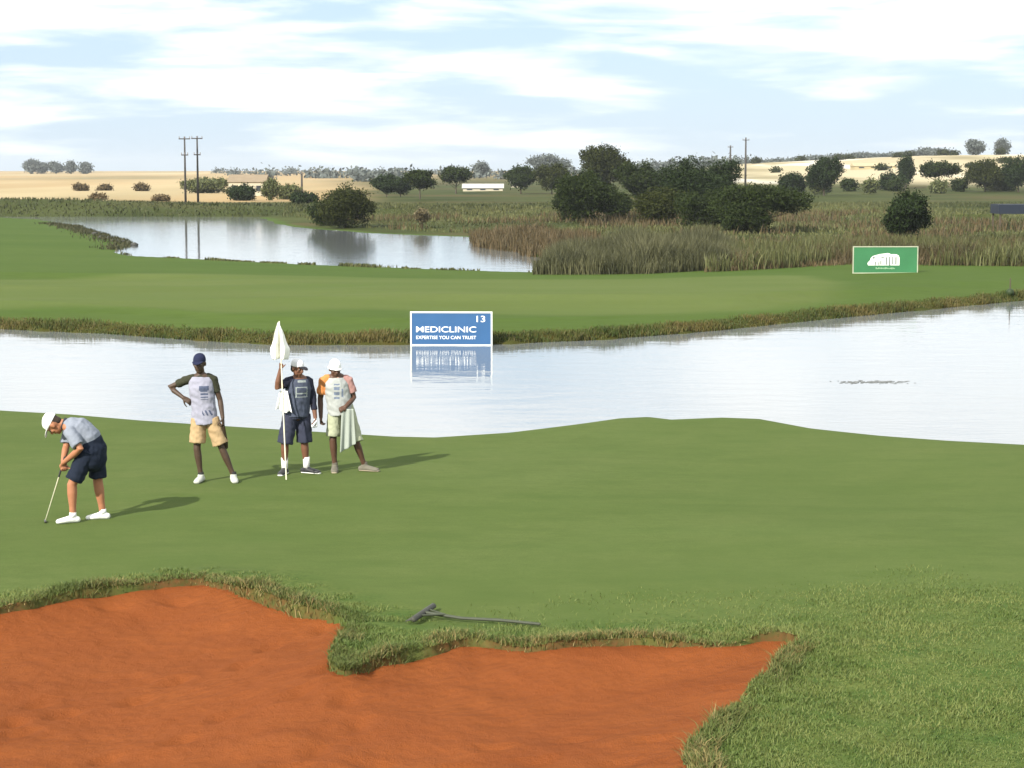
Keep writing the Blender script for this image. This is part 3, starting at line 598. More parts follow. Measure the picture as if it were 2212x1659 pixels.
# navy shelter at the right edge
p = Q(2196, 462, 172); e = tag(empty('shelter', (p.x + .4, p.y, fz(p.x, p.y))), 'dark navy flat roofed shelter cut by the right edge of the frame', 'shelter')
zt = Q(2196, 441, 172).z - e.location.z
MB().box((0, 0, zt - .4), (4.6, 3, .8)).build('roof', mat('navy_sheet', (0.012, 0.018, 0.03), .6), e)
for sx in (-1, 1):
    for sy in (-1, 1): MB().box((sx * 2.1, sy * 1.3, (zt - .82) / 2 - .2), (.12, .12, zt - .82 + .4)).build('post', M_BARK, e)
M_POLE = mat('creosoted_timber', (0.055, 0.05, 0.045), 0.9, .3, 3); M_INS = mat('insulator', (0.25, 0.22, 0.2), .4)
def pole(px, top, base, d, label, arms, group=None):
    p = Q(px, base, d); z0 = fz(p.x, d); H = Q(px, top, d).z - z0; rr = .13 * d / 265
    e = tag(empty('power_pole', (p.x, d, z0)), label, 'power pole', group)
    MB().loft([(0, 0, -.5), (0, 0, H * .5), (0, 0, H)], [rr * 1.2, rr, rr * .75], n=10, cap='flat').build('pole', M_POLE, e, True)
    for fr, wd in arms:
        a = MB().box((0, -rr * .9, H * fr), (wd, .12, .14)).build('crossarm', M_POLE, e)
        for s in (-.45, 0, .45): MB().loft([(s * wd, -rr * .9, H * fr + .07), (s * wd, -rr * .9, H * fr + .3)], [.06, .04], n=8).build('insulator', M_INS, a, True)
pole(401, 295, 440, 266, 'left timber power pole of the near pair beyond the far pond', ((.965, 1.5), (.72, .9)))
pole(428, 294, 440, 268, 'right timber power pole of the near pair beyond the far pond', ((.965, 1.5), (.72, .9)))
pole(1610, 297, 400, 420, 'thin power pole rising from the right end of the dark trees', ((.95, 1.4),))
pole(1577, 314, 400, 520, 'faint farther power pole just left of the thin one', ((.95, 1.4),))
pole(652, 371, 402, 420, 'short pale pole right of the yellow green bush', ((.9, 1.0),))

# ------------------------------------------------------------------ sponsor boards
def text(name, s, size, mat_, parent, loc, sx=1.0, width=None, bold=0.0, ex=0.004):
    cu = bpy.data.curves.new(name, 'FONT'); cu.body = s; cu.size = size; cu.extrude = ex; cu.offset = bold; cu.align_x = 'LEFT'
    o = bpy.data.objects.new('t', cu); COL.objects.link(o); dg = bpy.context.evaluated_depsgraph_get(); dg.update()
    me = bpy.data.meshes.new_from_object(o.evaluated_get(dg)); bpy.data.objects.remove(o)
    xs_ = [v.co.x for v in me.vertices]; k = (width / (max(xs_) - min(xs_))) if width else sx; x0 = min(xs_)
    for v in me.vertices: v.co = ((v.co.x - x0) * k, -v.co.z, v.co.y)
    me.materials.clear(); o = link(name, me, mat_, parent); o.location = loc; return o
M_WHITE = mat('white_vinyl', (0.78, 0.8, 0.8), .5); M_FRAME = mat('pale_alu', (0.62, 0.64, 0.60), .45, .1, 3)
p0 = P(887, 743, 0.02); p1 = P(1064, 743, 0.02); W = p1.x - p0.x; H = Q(975, 669, p0.y).z - 0.02
e = tag(empty('sponsor_board', ((p0.x + p1.x) / 2, p0.y - .25, -0.02), R(-2)), 'blue framed sponsor board reading MEDICLINIC at the edge of the water', 'sign')
MB().box((0, 0, H / 2), (W - .1, .04, H - .1)).build('panel', mat('blue_vinyl', (0.030, 0.094, 0.215), .45, .12, 1.5), e)
fr = MB(); t = .05
fr.box((0, 0, H - t / 2), (W, .07, t)); fr.box((0, 0, t / 2), (W, .07, t)); fr.box((-W / 2 + t / 2, 0, H / 2), (t, .07, H - 2 * t)); fr.box((W / 2 - t / 2, 0, H / 2), (t, .07, H - 2 * t)); fr.build('frame', M_FRAME, e)
for s in (-1, 1):
    q = MB(); q.loft([(s * W * .38, .06, H * .85), (s * W * .38, .7, -.5)], [.025, .025], n=8); q.loft([(s * W * .38, .055, -.6), (s * W * .38, .055, H * .9)], [.025, .025], n=8); q.build('leg', M_FRAME, e)
text('headline', 'MEDICLINIC', .26, M_WHITE, e, (-W / 2 + .19, -.024, H * .40), width=W * .73, bold=.002)
text('tagline', 'EXPERTISE YOU CAN TRUST', .15, M_WHITE, e, (-W / 2 + .19, -.024, H * .20), width=W * .73, bold=.001)
text('number', '13', .28, M_WHITE, e, (W / 2 - .50, -.024, H * .70), width=.27, bold=.002)
p0 = P(1841, 588, 0.45); p1 = P(1983, 588, 0.45); W = p1.x - p0.x; zg = fz((p0.x + p1.x) / 2, p0.y); H = Q(1900, 531, p0.y).z - zg
e = tag(empty('sponsor_board', ((p0.x + p1.x) / 2, p0.y, zg - .02), R(2)), 'green sponsor board with a white emblem on the fairway across the water', 'sign')
MB().box((0, 0, H / 2), (W - .1, .04, H - .1)).build('panel', mat('green_vinyl', (0.040, 0.16, 0.065), .45, .2, 1.2), e)
fr = MB(); fr.box((0, 0, H - t / 2), (W, .07, t)); fr.box((0, 0, t / 2), (W, .07, t)); fr.box((-W / 2 + t / 2, 0, H / 2), (t, .07, H - 2 * t)); fr.box((W / 2 - t / 2, 0, H / 2), (t, .07, H - 2 * t))
fr.build('frame', mat('weathered_frame', (.34, .36, .26), .6, .2, 2), e)
for s in (-1, 1):
    q = MB(); q.loft([(s * W * .38, .055, H * .9), (s * W * .38, .055, -.4)], [.025, .025], n=8); q.loft([(s * W * .38, .06, H * .8), (s * W * .38, .9, -.1)], [.025, .025], n=8); q.build('leg', M_FRAME, e)
em = MB()                                # emblem outline traced from the board (fractions of width, height)
ol = [(.235, .30), (.225, .38), (.245, .44), (.265, .49), (.275, .57), (.305, .64), (.36, .68), (.42, .715), (.49, .735), (.53, .75), (.56, .735), (.585, .70), (.62, .71), (.67, .70), (.70, .66), (.715, .58), (.715, .30)]
vs = [((a - .5) * W, y, b * H) for y in (-.021, -.026) for a, b in ol]; n = len(ol)
em.add(vs, [tuple(range(n)), tuple(range(2 * n - 1, n - 1, -1))] + [(i, (i + 1) % n, n + (i + 1) % n, n + i) for i in range(n)]); em.build('emblem', mat('emblem_white', (.80, .80, .74), .5), e)
M_LET = mat('letter_grey', (.13, .16, .14), .6)
for a, b, ww, hh in ((.32, .58, .030, .07), (.345, .38, .018, .13), (.40, .37, .018, .11), (.43, .40, .018, .15), (.455, .58, .045, .04), (.515, .46, .018, .28), (.565, .46, .020, .32), (.61, .48, .016, .30), (.66, .47, .020, .28)):
    MB().box(((a - .5) * W, -.028, b * H), (ww * W, .005, hh * H)).build('letter', M_LET, e)
mk = MB(); r4 = random.Random(2)
for i in range(15): mk.box(((.36 + i * .02 - .5) * W, -.0225, (.19 + r4.uniform(-.01, .01)) * H), (.013 * W, .005, r4.uniform(.03, .07) * H))
mk.build('small_print', mat('pale_green_print', (.28, .42, .26), .6), e)
# little marker on the fairway at the right
p = P(2182, 624, .5); e = tag(empty('marker_post', (p.x, p.y, fz(p.x, p.y))), 'short dark marker post standing alone on the fairway at the right', 'marker')
MB().loft([(0, 0, -.1), (0, 0, .75)], [.03, .025], n=8).build('stake', M_BARK, e, True)
MB().ell((0, 0, .16), (.17, .17, .17)).build('base', mat('dark_green_paint', (.02, .035, .01), .6), e, True)
# streak of small flat dark flecks on the near pond
wd = MB(); r5 = random.Random(8)
for i in range(110):
    a = r5.gauss(0, 1); q = P(1885 + a * 42, 825 + r5.gauss(0, 1.4), .006); s = r5.uniform(.015, .06) * math.exp(-a * a * .3); m = Matrix.Rotation(r5.random() * 6, 3, 'Z')
    wd.ell((q.x, q.y, .006), (s * 2.2, s, .006), m, 8, 4)
tag(wd.build('dark_flecks', mat('fleck_grey', (.14, .145, .14), .5), None, True), 'dark patch of flat flecks on the pond at the right', 'water weed', kind='stuff')

# ------------------------------------------------------------------ people
def skin_mat(n, c): return mat(n, c, .55, .12, 30, spec=.35)
def cloth(n, c, v=.12, s=25): return mat(n, c, .9, v, s, .15, spec=.1)
M_EYE = mat('eye_white', (.20, .18, .16), .5); M_PUP = mat('pupil', (.01, .008, .006), .2)
def frame(f, up):
    f = Vector(f).normalized(); up = Vector(up); up = (up - f * up.dot(f)).normalized(); s = f.cross(up)      # s = the person's right
    return Matrix((s, f, up)).transposed()
def add_head(b, c, f, up, k=1.0):
    M = frame(f, up); c = Vector(c); at = lambda x, y, z: c + M @ Vector((x, y, z)) * k
    b.ell(at(0, -.012, .025), (.076 * k, .096 * k, .098 * k), M); b.ell(at(0, .022, -.045), (.058 * k, .070 * k, .072 * k), M); b.ell(at(0, .055, -.088), (.032 * k, .030 * k, .024 * k), M)
    b.ell(at(0, .070, .028), (.058 * k, .022 * k, .018 * k), M)
    b.loft([at(0, .082, .018), at(0, .104, -.022)], [.010 * k, .017 * k], n=8); b.ell(at(0, .086, -.055), (.026 * k, .013 * k, .010 * k), M)
    for s in (-1, 1): b.ell(at(s * .079, -.005, .0), (.010 * k, .022 * k, .034 * k), M); b.ell(at(s * .04, .058, -.022), (.022 * k, .022 * k, .022 * k), M)
    return at, M
def add_hand(b, wrist, d, palm, curl=.5, k=1.0, thumb=1, grow=0.0):
    d = Vector(d).normalized(); n = Vector(palm); n = (n - d * n.dot(d)).normalized(); s = d.cross(n) * thumb; w0 = Vector(wrist)
    kn = w0 + d * .092 * k
    b.loft([w0 - d * .01, w0 + d * .04 * k, kn], [(.030 * k + grow, .020 * k + grow), (.041 * k + grow, .017 * k + grow), (.042 * k + grow, .014 * k + grow)], side=s, n=12)
    for i, ln in enumerate((.074, .082, .076, .060)):
        p = kn + s * (.031 - .0207 * i) * k - d * .012; a = 0; pts = [p]; dd = d
        for j, fr in enumerate((.45, .31, .24)):
            a += curl * (1.0, 1.1, .8)[j] + .06 * i * curl; q = d * math.cos(a) + n * math.sin(a) + s * (.05 - .035 * i) * (1 - curl * .5); pts.append(pts[-1] + q.normalized() * ln * fr * k)
        b.loft(pts, [r * k + grow for r in (.0098, .0092, .0085, .0075)], n=8)
    th = [w0 + d * .022 * k + s * .030 * k]; a = .9 - .3 * curl
    for ln in (.042, .034, .026): th.append(th[-1] + (d * math.cos(a) + s * math.sin(a) + n * (.35 + curl * .6)).normalized() * ln * k); a -= .35
    b.loft(th, [r * k + grow for r in (.0135, .0115, .0105, .009)], n=8)
def limb(b, pts, rad): b.loft(pts, rad, n=14)
def torso(b, rings, side, grow=0.0, cap='round'): b.loft([r[0] for r in rings], [(r[1] + grow, r[2] + grow) for r in rings], side=side, n=24, cap=cap)
def lerp(a, b, t): return Vector(a) * (1 - t) + Vector(b) * t
def leg(b, hip, knee, ankle, k=1.0):
    hip, knee, ankle = Vector(hip), Vector(knee), Vector(ankle); d = (ankle - knee).normalized()
    b.loft([hip, lerp(hip, knee, .5), lerp(hip, knee, .9), knee, lerp(knee, ankle, .28), lerp(knee, ankle, .7), ankle], [r * k for r in (.088, .074, .056, .056, .057, .040, .038)], n=14)
def foot(b, ankle, toe, k=1.0, grow=0.0):
    a = Vector(ankle); t = Vector((toe[0], toe[1], 0)).normalized(); z = Vector((0, 0, 1)); s = t.cross(z); g0 = a.z
    heel = Vector((a.x, a.y, 0)) - t * .055 * k
    b.loft([a + z * .0, heel + t * .05 * k + z * .05], [.038 * k + grow, .042 * k + grow], n=12)
    b.loft([heel + z * .038, heel + t * .09 * k + z * .045, heel + t * .18 * k + z * .034, heel + t * .25 * k + z * .026], [(.036 * k + grow, .034 + grow), (.040 * k + grow, .040 + grow), (.047 * k + grow, .030 + grow), (.038 * k + grow, .022 + grow)], side=s, n=14)
def shoes(e, feet, material, k=1.0, label=None, sole=None):
    for ankle, toe in feet:
        b = MB(); a = Vector((ankle[0], ankle[1], .085)); foot(b, a, toe, k, .008)
        b.v = [(x, y, max(z, .002)) for x, y, z in b.v]
        o = b.skin('shoe', material, e, .007, 3)
        if sole:
            t = Vector((toe[0], toe[1], 0)).normalized(); s = MB(); h = Vector((a.x, a.y, .014)) - t * .075 * k
            s.loft([h + t * .01, h + t * .12 * k, h + t * .2 * k, h + t * .29 * k], [(.044, .014), (.048, .014), (.056, .014), (.04, .014)], side=t.cross(Vector((0, 0, 1))), n=14)
            s.skin('sole', sole, o, .006, 2)
def add_eyes(e, at, M, k=1.0):
    for s in (-1, 1):
        o = MB().ell(at(s * .032, .070, .004), (.013 * k, .012 * k, .010 * k), M, 10, 8).build('eye', M_EYE, e, True)
        MB().ell(at(s * .032, .081, .004), (.006 * k, .004 * k, .006 * k), M, 8, 6).build('pupil', M_PUP, o, True)
def cap_hat(e, at, M, material, k=1.0, brim_m=None, bucket=False):
    b = MB(); up = M @ Vector((0, 0, 1)); side = M @ Vector((1, 0, 0))
    b.loft([at(0, -.012, .028), at(0, -.014, .06), at(0, -.014, .095), at(0, -.012, .12), at(0, -.01, .134)], [(.086 * k, .107 * k), (.086 * k, .106 * k), (.077 * k, .095 * k), (.055 * k, .068 * k), (.02 * k, .026 * k)], side=side, n=24, cap='flat')
    if bucket: b.loft([at(0, -.010, .012), at(0, -.012, .036)], [(.112 * k, .135 * k), (.088 * k, .108 * k)], side=side, n=24, cap='flat')
    o = b.skin('cap' if not bucket else 'hat', material, e, .006, 3)
    if not bucket:
        v = MB(); v.loft([at(0, .06, .043), at(0, .10, .044), at(0, .14, .037), at(0, .172, .026)], [(.076 * k, .007), (.078 * k, .007), (.066 * k, .007), (.035 * k, .007)], side=side, n=18)
        v.skin('brim', brim_m or material, o, .005, 2)
def hair(e, at, M, col, k=1.0):
    b = MB(); b.ell(at(0, -.022, .022), (.081 * k, .094 * k, .092 * k), M); b.ell(at(0, -.060, -.02), (.062 * k, .045 * k, .055 * k), M); b.skin('hair', col, e, .006, 2)
def recolor(o, m, test):                 # a printed panel on a garment
    o.data.materials.append(m)
    for pl in o.data.polygons:
        if test(pl.center, pl.normal): pl.material_index = 1
def person(px, py, label): 
    q = P(px, py, G_Z); e = empty('person', (q.x, q.y, gz(q.x, q.y) - .004)); return tag(e, label, 'person')
V3 = Vector
SK_D = skin_mat('skin_dark', (.060, .036, .022)); SK_M = skin_mat('skin_brown', (.14, .062, .034)); SK_L = skin_mat('skin_tanned', (.33, .14, .07))
HAIR_B = mat('hair_black', (.012, .011, .010), .8, .3, 60)

# --- the golfer bent over his putt
e = person(180, 1128, 'golfer in white cap, pale blue shirt and navy shorts bent over a putt')
pel, wai, che, nck = V3((.135, .02, .885)), V3((.085, .0, 1.03)), V3((-.055, -.01, 1.15)), V3((-.19, -.01, 1.19))
hl, hr = V3((.085, -.095, .86)), V3((.16, .11, .86)); kl, kr = V3((-.105, -.11, .47)), V3((.165, .12, .47)); al, ar = V3((-.10, -.12, .085)), V3((.215, .13, .085))
shl, shr = V3((-.10, -.185, 1.13)), V3((-.17, .165, 1.14)); ell_, elr = V3((.045, -.275, .935)), V3((-.215, .12, .91)); wl, wr = V3((-.195, -.115, .745)), V3((-.225, -.03, .755))
side = V3((.25, .97, 0))
hc = V3((-.33, -.03, 1.205)); hf = V3((-.40, .14, -.90)); hu = V3((-.90, -.1, .38))
b = MB(); torso(b, [(pel, .165, .125), (wai, .16, .13), (che, .175, .125), (V3((-.14, -.01, 1.19)), .13, .085)], side)
limb(b, [V3((-.14, -.01, 1.19)), V3((-.24, -.015, 1.21)), hc], [.07, .06, .055]); at, M = add_head(b, hc, hf, hu, 1.10)
for h, k_, a_, t_ in ((hl, kl, al, (-.93, -.42)), (hr, kr, ar, (-.95, -.25))): leg(b, h, k_, a_, 1.08); foot(b, a_, t_, .84)
for s, el, w_ in ((shl, ell_, wl), (shr, elr, wr)): limb(b, [lerp(che, s, .6), s, lerp(s, el, .5), el, lerp(el, w_, .3), w_], [.07, .062, .050, .042, .044, .029])
sh_dir = (V3((-.445, -.10, .02)) - V3((-.20, -.06, .77))).normalized()
add_hand(b, wl, V3((-.25, .45, -.65)), V3((-.3, .6, .5)), 1.15, 1, 1); add_hand(b, wr + V3((.0, .0, -.03)), V3((.1, -.35, -.85)), V3((.5, -.5, .2)), 1.15, 1, -1)
b.skin('body', SK_L, e, .0075)
add_eyes(e, at, M); hair(e, at, M, mat('hair_brown', (.03, .02, .014), .8, .3, 60)); cap_hat(e, at, M, cloth('white_cotton', (.78, .78, .76), .04), 1.08)
b = MB(); torso(b, [(lerp(pel, wai, .35), .175, .142), (wai, .172, .147), (lerp(wai, che, .5), .182, .148), (che, .188, .14), (V3((-.14, -.01, 1.19)), .135, .095), (V3((-.195, -.01, 1.20)), .078, .07)], side, .006, 'flat')
for s, el in ((shl, ell_), (shr, elr)): b.loft([lerp(che, s, .5), s, lerp(s, el, .55), lerp(s, el, .82)], [.088, .082, .078, .080], n=16, cap='flat')
b.skin('shirt', cloth('shirt_blue_grey', (.20, .22, .26), .14), e, .009, wrinkle=.011)
b = MB(); b.loft([V3((-.175, -.01, 1.197)), V3((-.225, -.014, 1.217))], [(.075, .075), (.078, .078)], side=side, n=18, cap='flat'); b.skin('collar', cloth('collar_charcoal', (.04, .042, .05)), e, .006)
b = MB(); torso(b, [(lerp(pel, wai, .62), .184, .152), (pel, .200, .165), (pel + V3((.005, 0, -.12)), .195, .15)], side, .004)
for h, k_ in ((hl, kl), (hr, kr)): b.loft([h + V3((.01, 0, .03)), lerp(h, k_, .5), lerp(h, k_, .86)], [.122, .108, .112], n=18, cap='flat')
b.skin('shorts', cloth('navy_twill', (.014, .019, .032)), e, .009, wrinkle=.011)
M_WSHOE = mat('white_leather', (.76, .76, .72), .45)
for a_ in (al, ar): MB().loft([a_ + V3((0, 0, -.02)), a_ + V3((0, 0, .045))], [.044, .043], n=16, cap='flat').build('sock', cloth('white_sock', (.7, .7, .68)), e, True)
shoes(e, ((al, (-.93, -.42)), (ar, (-.95, -.25))), M_WSHOE, .92)
# his putter
o0 = e.location
pt = tag(empty('putter', o0), 'slim putter held by the golfer, its head on the grass', 'golf club')
tip = V3((-.445, -.10, gz(o0.x - .445, o0.y - .1) - o0.z + .02)); gt = V3((-.195, -.062, .80))
MB().loft([lerp(tip, gt, .02), lerp(tip, gt, .72)], [.0055, .007], n=8).build('shaft', mat('steel_shaft', (.72, .68, .50), .3, metal=.6), pt, True)
MB().loft([lerp(tip, gt, .70), gt], [.011, .014], n=10).build('grip', mat('rubber_grip', (.03, .03, .03), .8), pt, True)
MB().loft([tip + V3((.015, -.055, -.005)), tip + V3((-.015, .055, -.005))], [(.014, .014), (.014, .014)], n=10).build('club_head', mat('dark_steel', (.06, .06, .05), .35, metal=.7), pt, True)

# --- the caddie with hand on hip
e = person(451.6, 1049, 'person in navy cap, pale grey bib and khaki shorts, hand on hip')
pel, wai, che, nck = V3((-.045, 0, .90)), V3((-.06, 0, 1.08)), V3((-.08, 0, 1.31)), V3((-.09, .01, 1.50))
hl, hr = V3((-.13, 0, .86)), V3((.05, 0, .86)); kl, kr = V3((-.152, -.03, .465)), V3((.20, -.01, .435)); al, ar = V3((-.110, 0, .085)), V3((.335, .02, .085))
shl, shr = V3((-.25, .01, 1.415)), V3((.075, .01, 1.42)); ell_, elr = V3((-.53, .06, 1.30)), V3((.165, .03, 1.13)); wl, wr = V3((-.32, -.05, 1.165)), V3((.207, -.03, .89))
side = V3((1, 0, 0)); hc = V3((-.10, -.03, 1.632)); NK = V3((-.087, .01, 1.45))
b = MB(); torso(b, [(pel, .155, .105), (wai, .138, .098), (che, .165, .115), (V3((-.085, .005, 1.43)), .13, .085)], side)
limb(b, [V3((-.087, .01, 1.42)), V3((-.092, .0, 1.52)), hc], [.07, .056, .052]); at, M = add_head(b, hc, (-.08, -1, -.12), (0, 0, 1), 1.05)
for h, k_, a_, t_ in ((hl, kl, al, (-.15, -1)), (hr, kr, ar, (.25, -1))): leg(b, h, k_, a_, .9); foot(b, a_, t_)
for s, el, w_ in ((shl, ell_, wl), (shr, elr, wr)): limb(b, [lerp(NK, s, .5), s, lerp(s, el, .5), el, lerp(el, w_, .3), w_], [.06, .056, .043, .037, .038, .026])
add_hand(b, wl, V3((.75, -.1, -.45)), V3((.3, .5, -.5)), .5, 1, -1); add_hand(b, wr, V3((.08, -.05, -1)), V3((-1, .2, 0)), .7, 1, -1)
b.skin('body', SK_D, e, .0075); add_eyes(e, at, M); hair(e, at, M, HAIR_B); cap_hat(e, at, M, cloth('navy_cotton', (.018, .022, .05)), 1.0)
b = MB(); torso(b, [(V3((-.055, 0, 1.0)), .150, .112), (wai, .147, .108), (che, .174, .124), (V3((-.085, .005, 1.43)), .14, .095), (V3((-.088, .01, 1.475)), .075, .068)], side, .003, 'flat')
for s, el in ((shl, ell_), (shr, elr)): b.loft([lerp(NK, s, .45), lerp(NK, s, .8), s, lerp(s, el, .5), lerp(s, el, .62)], [.062, .066, .064, .058, .060], n=16, cap='flat')
b.skin('shirt', cloth('shirt_dark_olive', (.035, .036, .022)), e, .009, wrinkle=.011)
b = MB(); torso(b, [(V3((-.04, 0, .80)), .180, .132), (V3((-.045, 0, .90)), .172, .128), (wai, .162, .122), (che, .176, .134), (V3((-.085, .005, 1.40)), .174, .114), (V3((-.085, .005, 1.455)), .140, .090)], side, .004, 'flat')
o = b.skin('bib', cloth('bib_lavender_grey', (.27, .27, .33), .12, 18), e, .009, wrinkle=.011)
recolor(o, cloth('bib_print_navy', (.075, .09, .14), .3, 30), lambda c, n: n.y < -.2 and (-.095 < c.x < .035 and 1.27 < c.z < 1.335 or -.08 < c.x < .02 and 1.15 < c.z < 1.27 and math.sin(c.z * 150) > -.35 or -.06 < c.x < .08 and .93 < c.z < 1.0 and math.sin(c.x * 120 + c.z * 60) > .1))
b = MB(); torso(b, [(V3((-.045, 0, .97)), .150, .115), (pel, .164, .122), (V3((-.045, 0, .82)), .17, .12)], side, .0, 'flat')
for h, k_ in ((hl, kl), (hr, kr)): b.loft([h + V3((0, 0, .02)), lerp(h, k_, .5), lerp(h, k_, .80)], [.102, .108, .112], n=18, cap='flat')
b.skin('shorts', cloth('khaki_twill', (.36, .255, .14)), e, .009, wrinkle=.011)
for a_ in (al, ar): MB().loft([a_ + V3((0, 0, -.02)), a_ + V3((0, 0, .05))], [.041, .040], n=16, cap='flat').build('sock', cloth('dark_sock', (.03, .03, .03)), e, True)
shoes(e, ((al, (-.15, -1)), (ar, (.25, -1))), mat('pale_grey_leather', (.42, .43, .38), .6, .2, 20), 1.0)
o1 = e.location
b = MB(); b.loft([V3((.213, -.035, .80)), V3((.220, -.03, .68)), V3((.232, -.02, .55)), V3((.24, -.01, .47))], [(.020, .016), (.032, .022), (.040, .020), (.034, .016)], side=V3((1, .2, 0)), n=14)
o = b.skin('cloth', cloth('cloth_dark_brown', (.035, .025, .015), .3), None, .007); o.location = o1; tag(o, 'dark brown cloth hanging from the left caddie\'s lowered hand', 'cloth')

# --- the caddie holding the flagstick
e = person(642.4, 1030, 'person in navy bib and shorts, white cap, one arm raised to the flagstick')
f_ = V3((.5, -.87, 0)); side = V3((.87, .5, 0))
pel, wai, che = V3((.0, .0, .87)), V3((.015, .0, 1.02)), V3((.03, 0, 1.22)); top = V3((.03, .005, 1.335))
hl, hr = V3((-.085, -.04, .83)), V3((.085, .05, .83)); kl, kr = V3((-.165, -.06, .445)), V3((.10, .04, .445)); al, ar = V3((-.175, -.03, .085)), V3((.125, .05, .085))
shl, shr = V3((-.115, -.08, 1.315)), V3((.165, .085, 1.31)); ell_, elr = V3((-.245, -.24, 1.255)), V3((.225, .07, 1.065)); wl, wr = V3((-.192, -.245, 1.505)), V3((.262, .0, .80))
hc = V3((.022, -.035, 1.500)); NK = V3((.03, .005, 1.352))
b = MB(); torso(b, [(pel, .160, .118), (wai, .155, .118), (che, .168, .125), (top, .13, .088)], side)
limb(b, [top, V3((.03, -.005, 1.40)), hc], [.068, .056, .052]); at, M = add_head(b, hc, (.75, -.62, -.22), (.1, 0, 1), 1.02)
for h, k_, a_, t_ in ((hl, kl, al, (-.2, -1)), (hr, kr, ar, (.93, -.42))): leg(b, h, k_, a_, .98); foot(b, a_, t_)
for s, el, w_ in ((shl, ell_, wl), (shr, elr, wr)): limb(b, [lerp(NK, s, .5), s, lerp(s, el, .5), el, lerp(el, w_, .3), w_], [.062, .058, .047, .040, .041, .028])
pb, ptop = V3((-.088, -.60, .0)), V3((-.208, -.17, 2.16)); gp = lerp(pb, ptop, .74)
add_hand(b, wl, (gp - wl + V3((-.02, .0, .06))), V3((1, .2, -.1)), 1.25, .95, -1); add_hand(b, wr, V3((.08, -.12, -1)), V3((-.9, -.3, 0)), .8, .95, -1)
b.skin('body', SK_M, e, .0075); add_eyes(e, at, M, .96); hair(e, at, M, HAIR_B, .96); cap_hat(e, at, M, cloth('cap_white', (.7, .7, .7), .05), .97, cloth('brim_charcoal', (.03, .03, .035)))
b = MB(); torso(b, [(V3((.01, 0, .95)), .168, .130), (wai, .167, .130), (che, .178, .134), (top, .14, .098), (V3((.03, .0, 1.375)), .075, .07)], side, .003, 'flat')
b.loft([lerp(NK, shl, .45), lerp(NK, shl, .8), shl, lerp(shl, ell_, .55)], [.062, .068, .068, .066], n=16, cap='flat'); b.loft([lerp(NK, shr, .45), lerp(NK, shr, .8), shr, lerp(shr, elr, .5), elr, lerp(elr, wr, .6)], [.062, .068, .068, .060, .052, .044], n=16, cap='flat')
b.skin('shirt', cloth('shirt_dark_navy', (.020, .022, .035)), e, .009, wrinkle=.011)
b = MB(); torso(b, [(V3((.0, 0, .82)), .182, .145), (wai, .178, .140), (che, .184, .144), (V3((.03, .003, 1.30)), .174, .122), (V3((.03, .005, 1.355)), .135, .094)], side, .004, 'flat')
o = b.skin('bib', cloth('bib_navy', (.060, .070, .100), .2, 18), e, .009, wrinkle=.011)
fx = lambda c: c.x * side.x + c.y * side.y
recolor(o, cloth('bib_print_grey', (.26, .29, .28), .25, 30), lambda c, n: n.dot(f_) > .35 and (-.05 < fx(c) - .02 < .075 and 1.31 < c.z < 1.34 or -.10 < fx(c) - .02 < .09 and 1.10 < c.z < 1.115 or -.085 < fx(c) - .02 < .075 and (1.15 < c.z < 1.165 or 1.235 < c.z < 1.25) or (abs(abs(fx(c) - .015) - .08) < .008 and 1.11 < c.z < 1.25)))
b = MB(); torso(b, [(V3((.005, 0, .95)), .170, .135), (pel, .176, .138), (V3((.0, 0, .79)), .178, .13)], side, .0, 'flat')
for h, k_ in ((hl, kl), (hr, kr)): b.loft([h + V3((0, 0, .02)), lerp(h, k_, .5), lerp(h, k_, 1.0)], [.108, .110, .112], n=18, cap='flat')
b.skin('shorts', cloth('shorts_navy_grey', (.036, .040, .062)), e, .009, wrinkle=.011)
for a_ in (al, ar): MB().loft([a_ + V3((0, 0, -.03)), a_ + V3((0, 0, .06)), a_ + V3((0, 0, .15))], [.045, .046, .050], n=16, cap='flat').build('sock', cloth('white_sock_long', (.68, .66, .64)), e, True)
shoes(e, ((al, (-.2, -1)), (ar, (.93, -.42))), mat('black_leather', (.022, .022, .024), .5), 1.0, sole=mat('white_sole', (.72, .72, .66), .6))
b = MB(); add_hand(b, wr + V3((.004, -.006, -.03)), V3((.08, -.12, -1)), V3((-.9, -.3, 0)), .8, .98, -1, .004); b.skin('glove', cloth('white_glove', (.7, .7, .7)), e, .006)
o2 = e.location
# white towel hung over his belt on the raised-arm side
xs_ = np.linspace(0, 1, 22); zs_ = np.linspace(0, 1, 30); A, Bz = np.meshgrid(xs_, zs_)
def towel(c0, c1, z0, z1, out, flare=1.15, folds=3, amp=.012, thick=.012, drop=None):
    c0, c1, out = Vector(c0), Vector(c1), Vector(out).normalized(); vs = []
    for sgn in (1, -1):
        for i in range(30):
            t = i / 29
            for j in range(22):
                s = j / 21; p = lerp(c0, c1, .5 + (s - .5) * (1 + (flare - 1) * t)); zb = z1 + (drop(s) if drop else 0)
                p = p + out * (amp * math.sin(folds * 2 * math.pi * s + t * 1.3) * (.4 + t) + sgn * thick / 2); vs.append((p.x, p.y, z0 + (zb - z0) * t))
    m = MB(); fs = []
    for sgn in range(2):
        for i in range(29):
            for j in range(21):
                a = sgn * 660 + i * 22 + j; q = (a, a + 1, a + 23, a + 22); fs.append(q if sgn else q[::-1])
    rim = [j for j in range(22)] + [i * 22 + 21 for i in range(1, 30)] + [29 * 22 + j for j in range(20, -1, -1)] + [i * 22 for i in range(28, 0, -1)]
    for a, b2 in zip(rim, rim[1:] + rim[:1]): fs.append((a, b2, b2 + 660, a + 660))
    m.add(vs, fs); return m
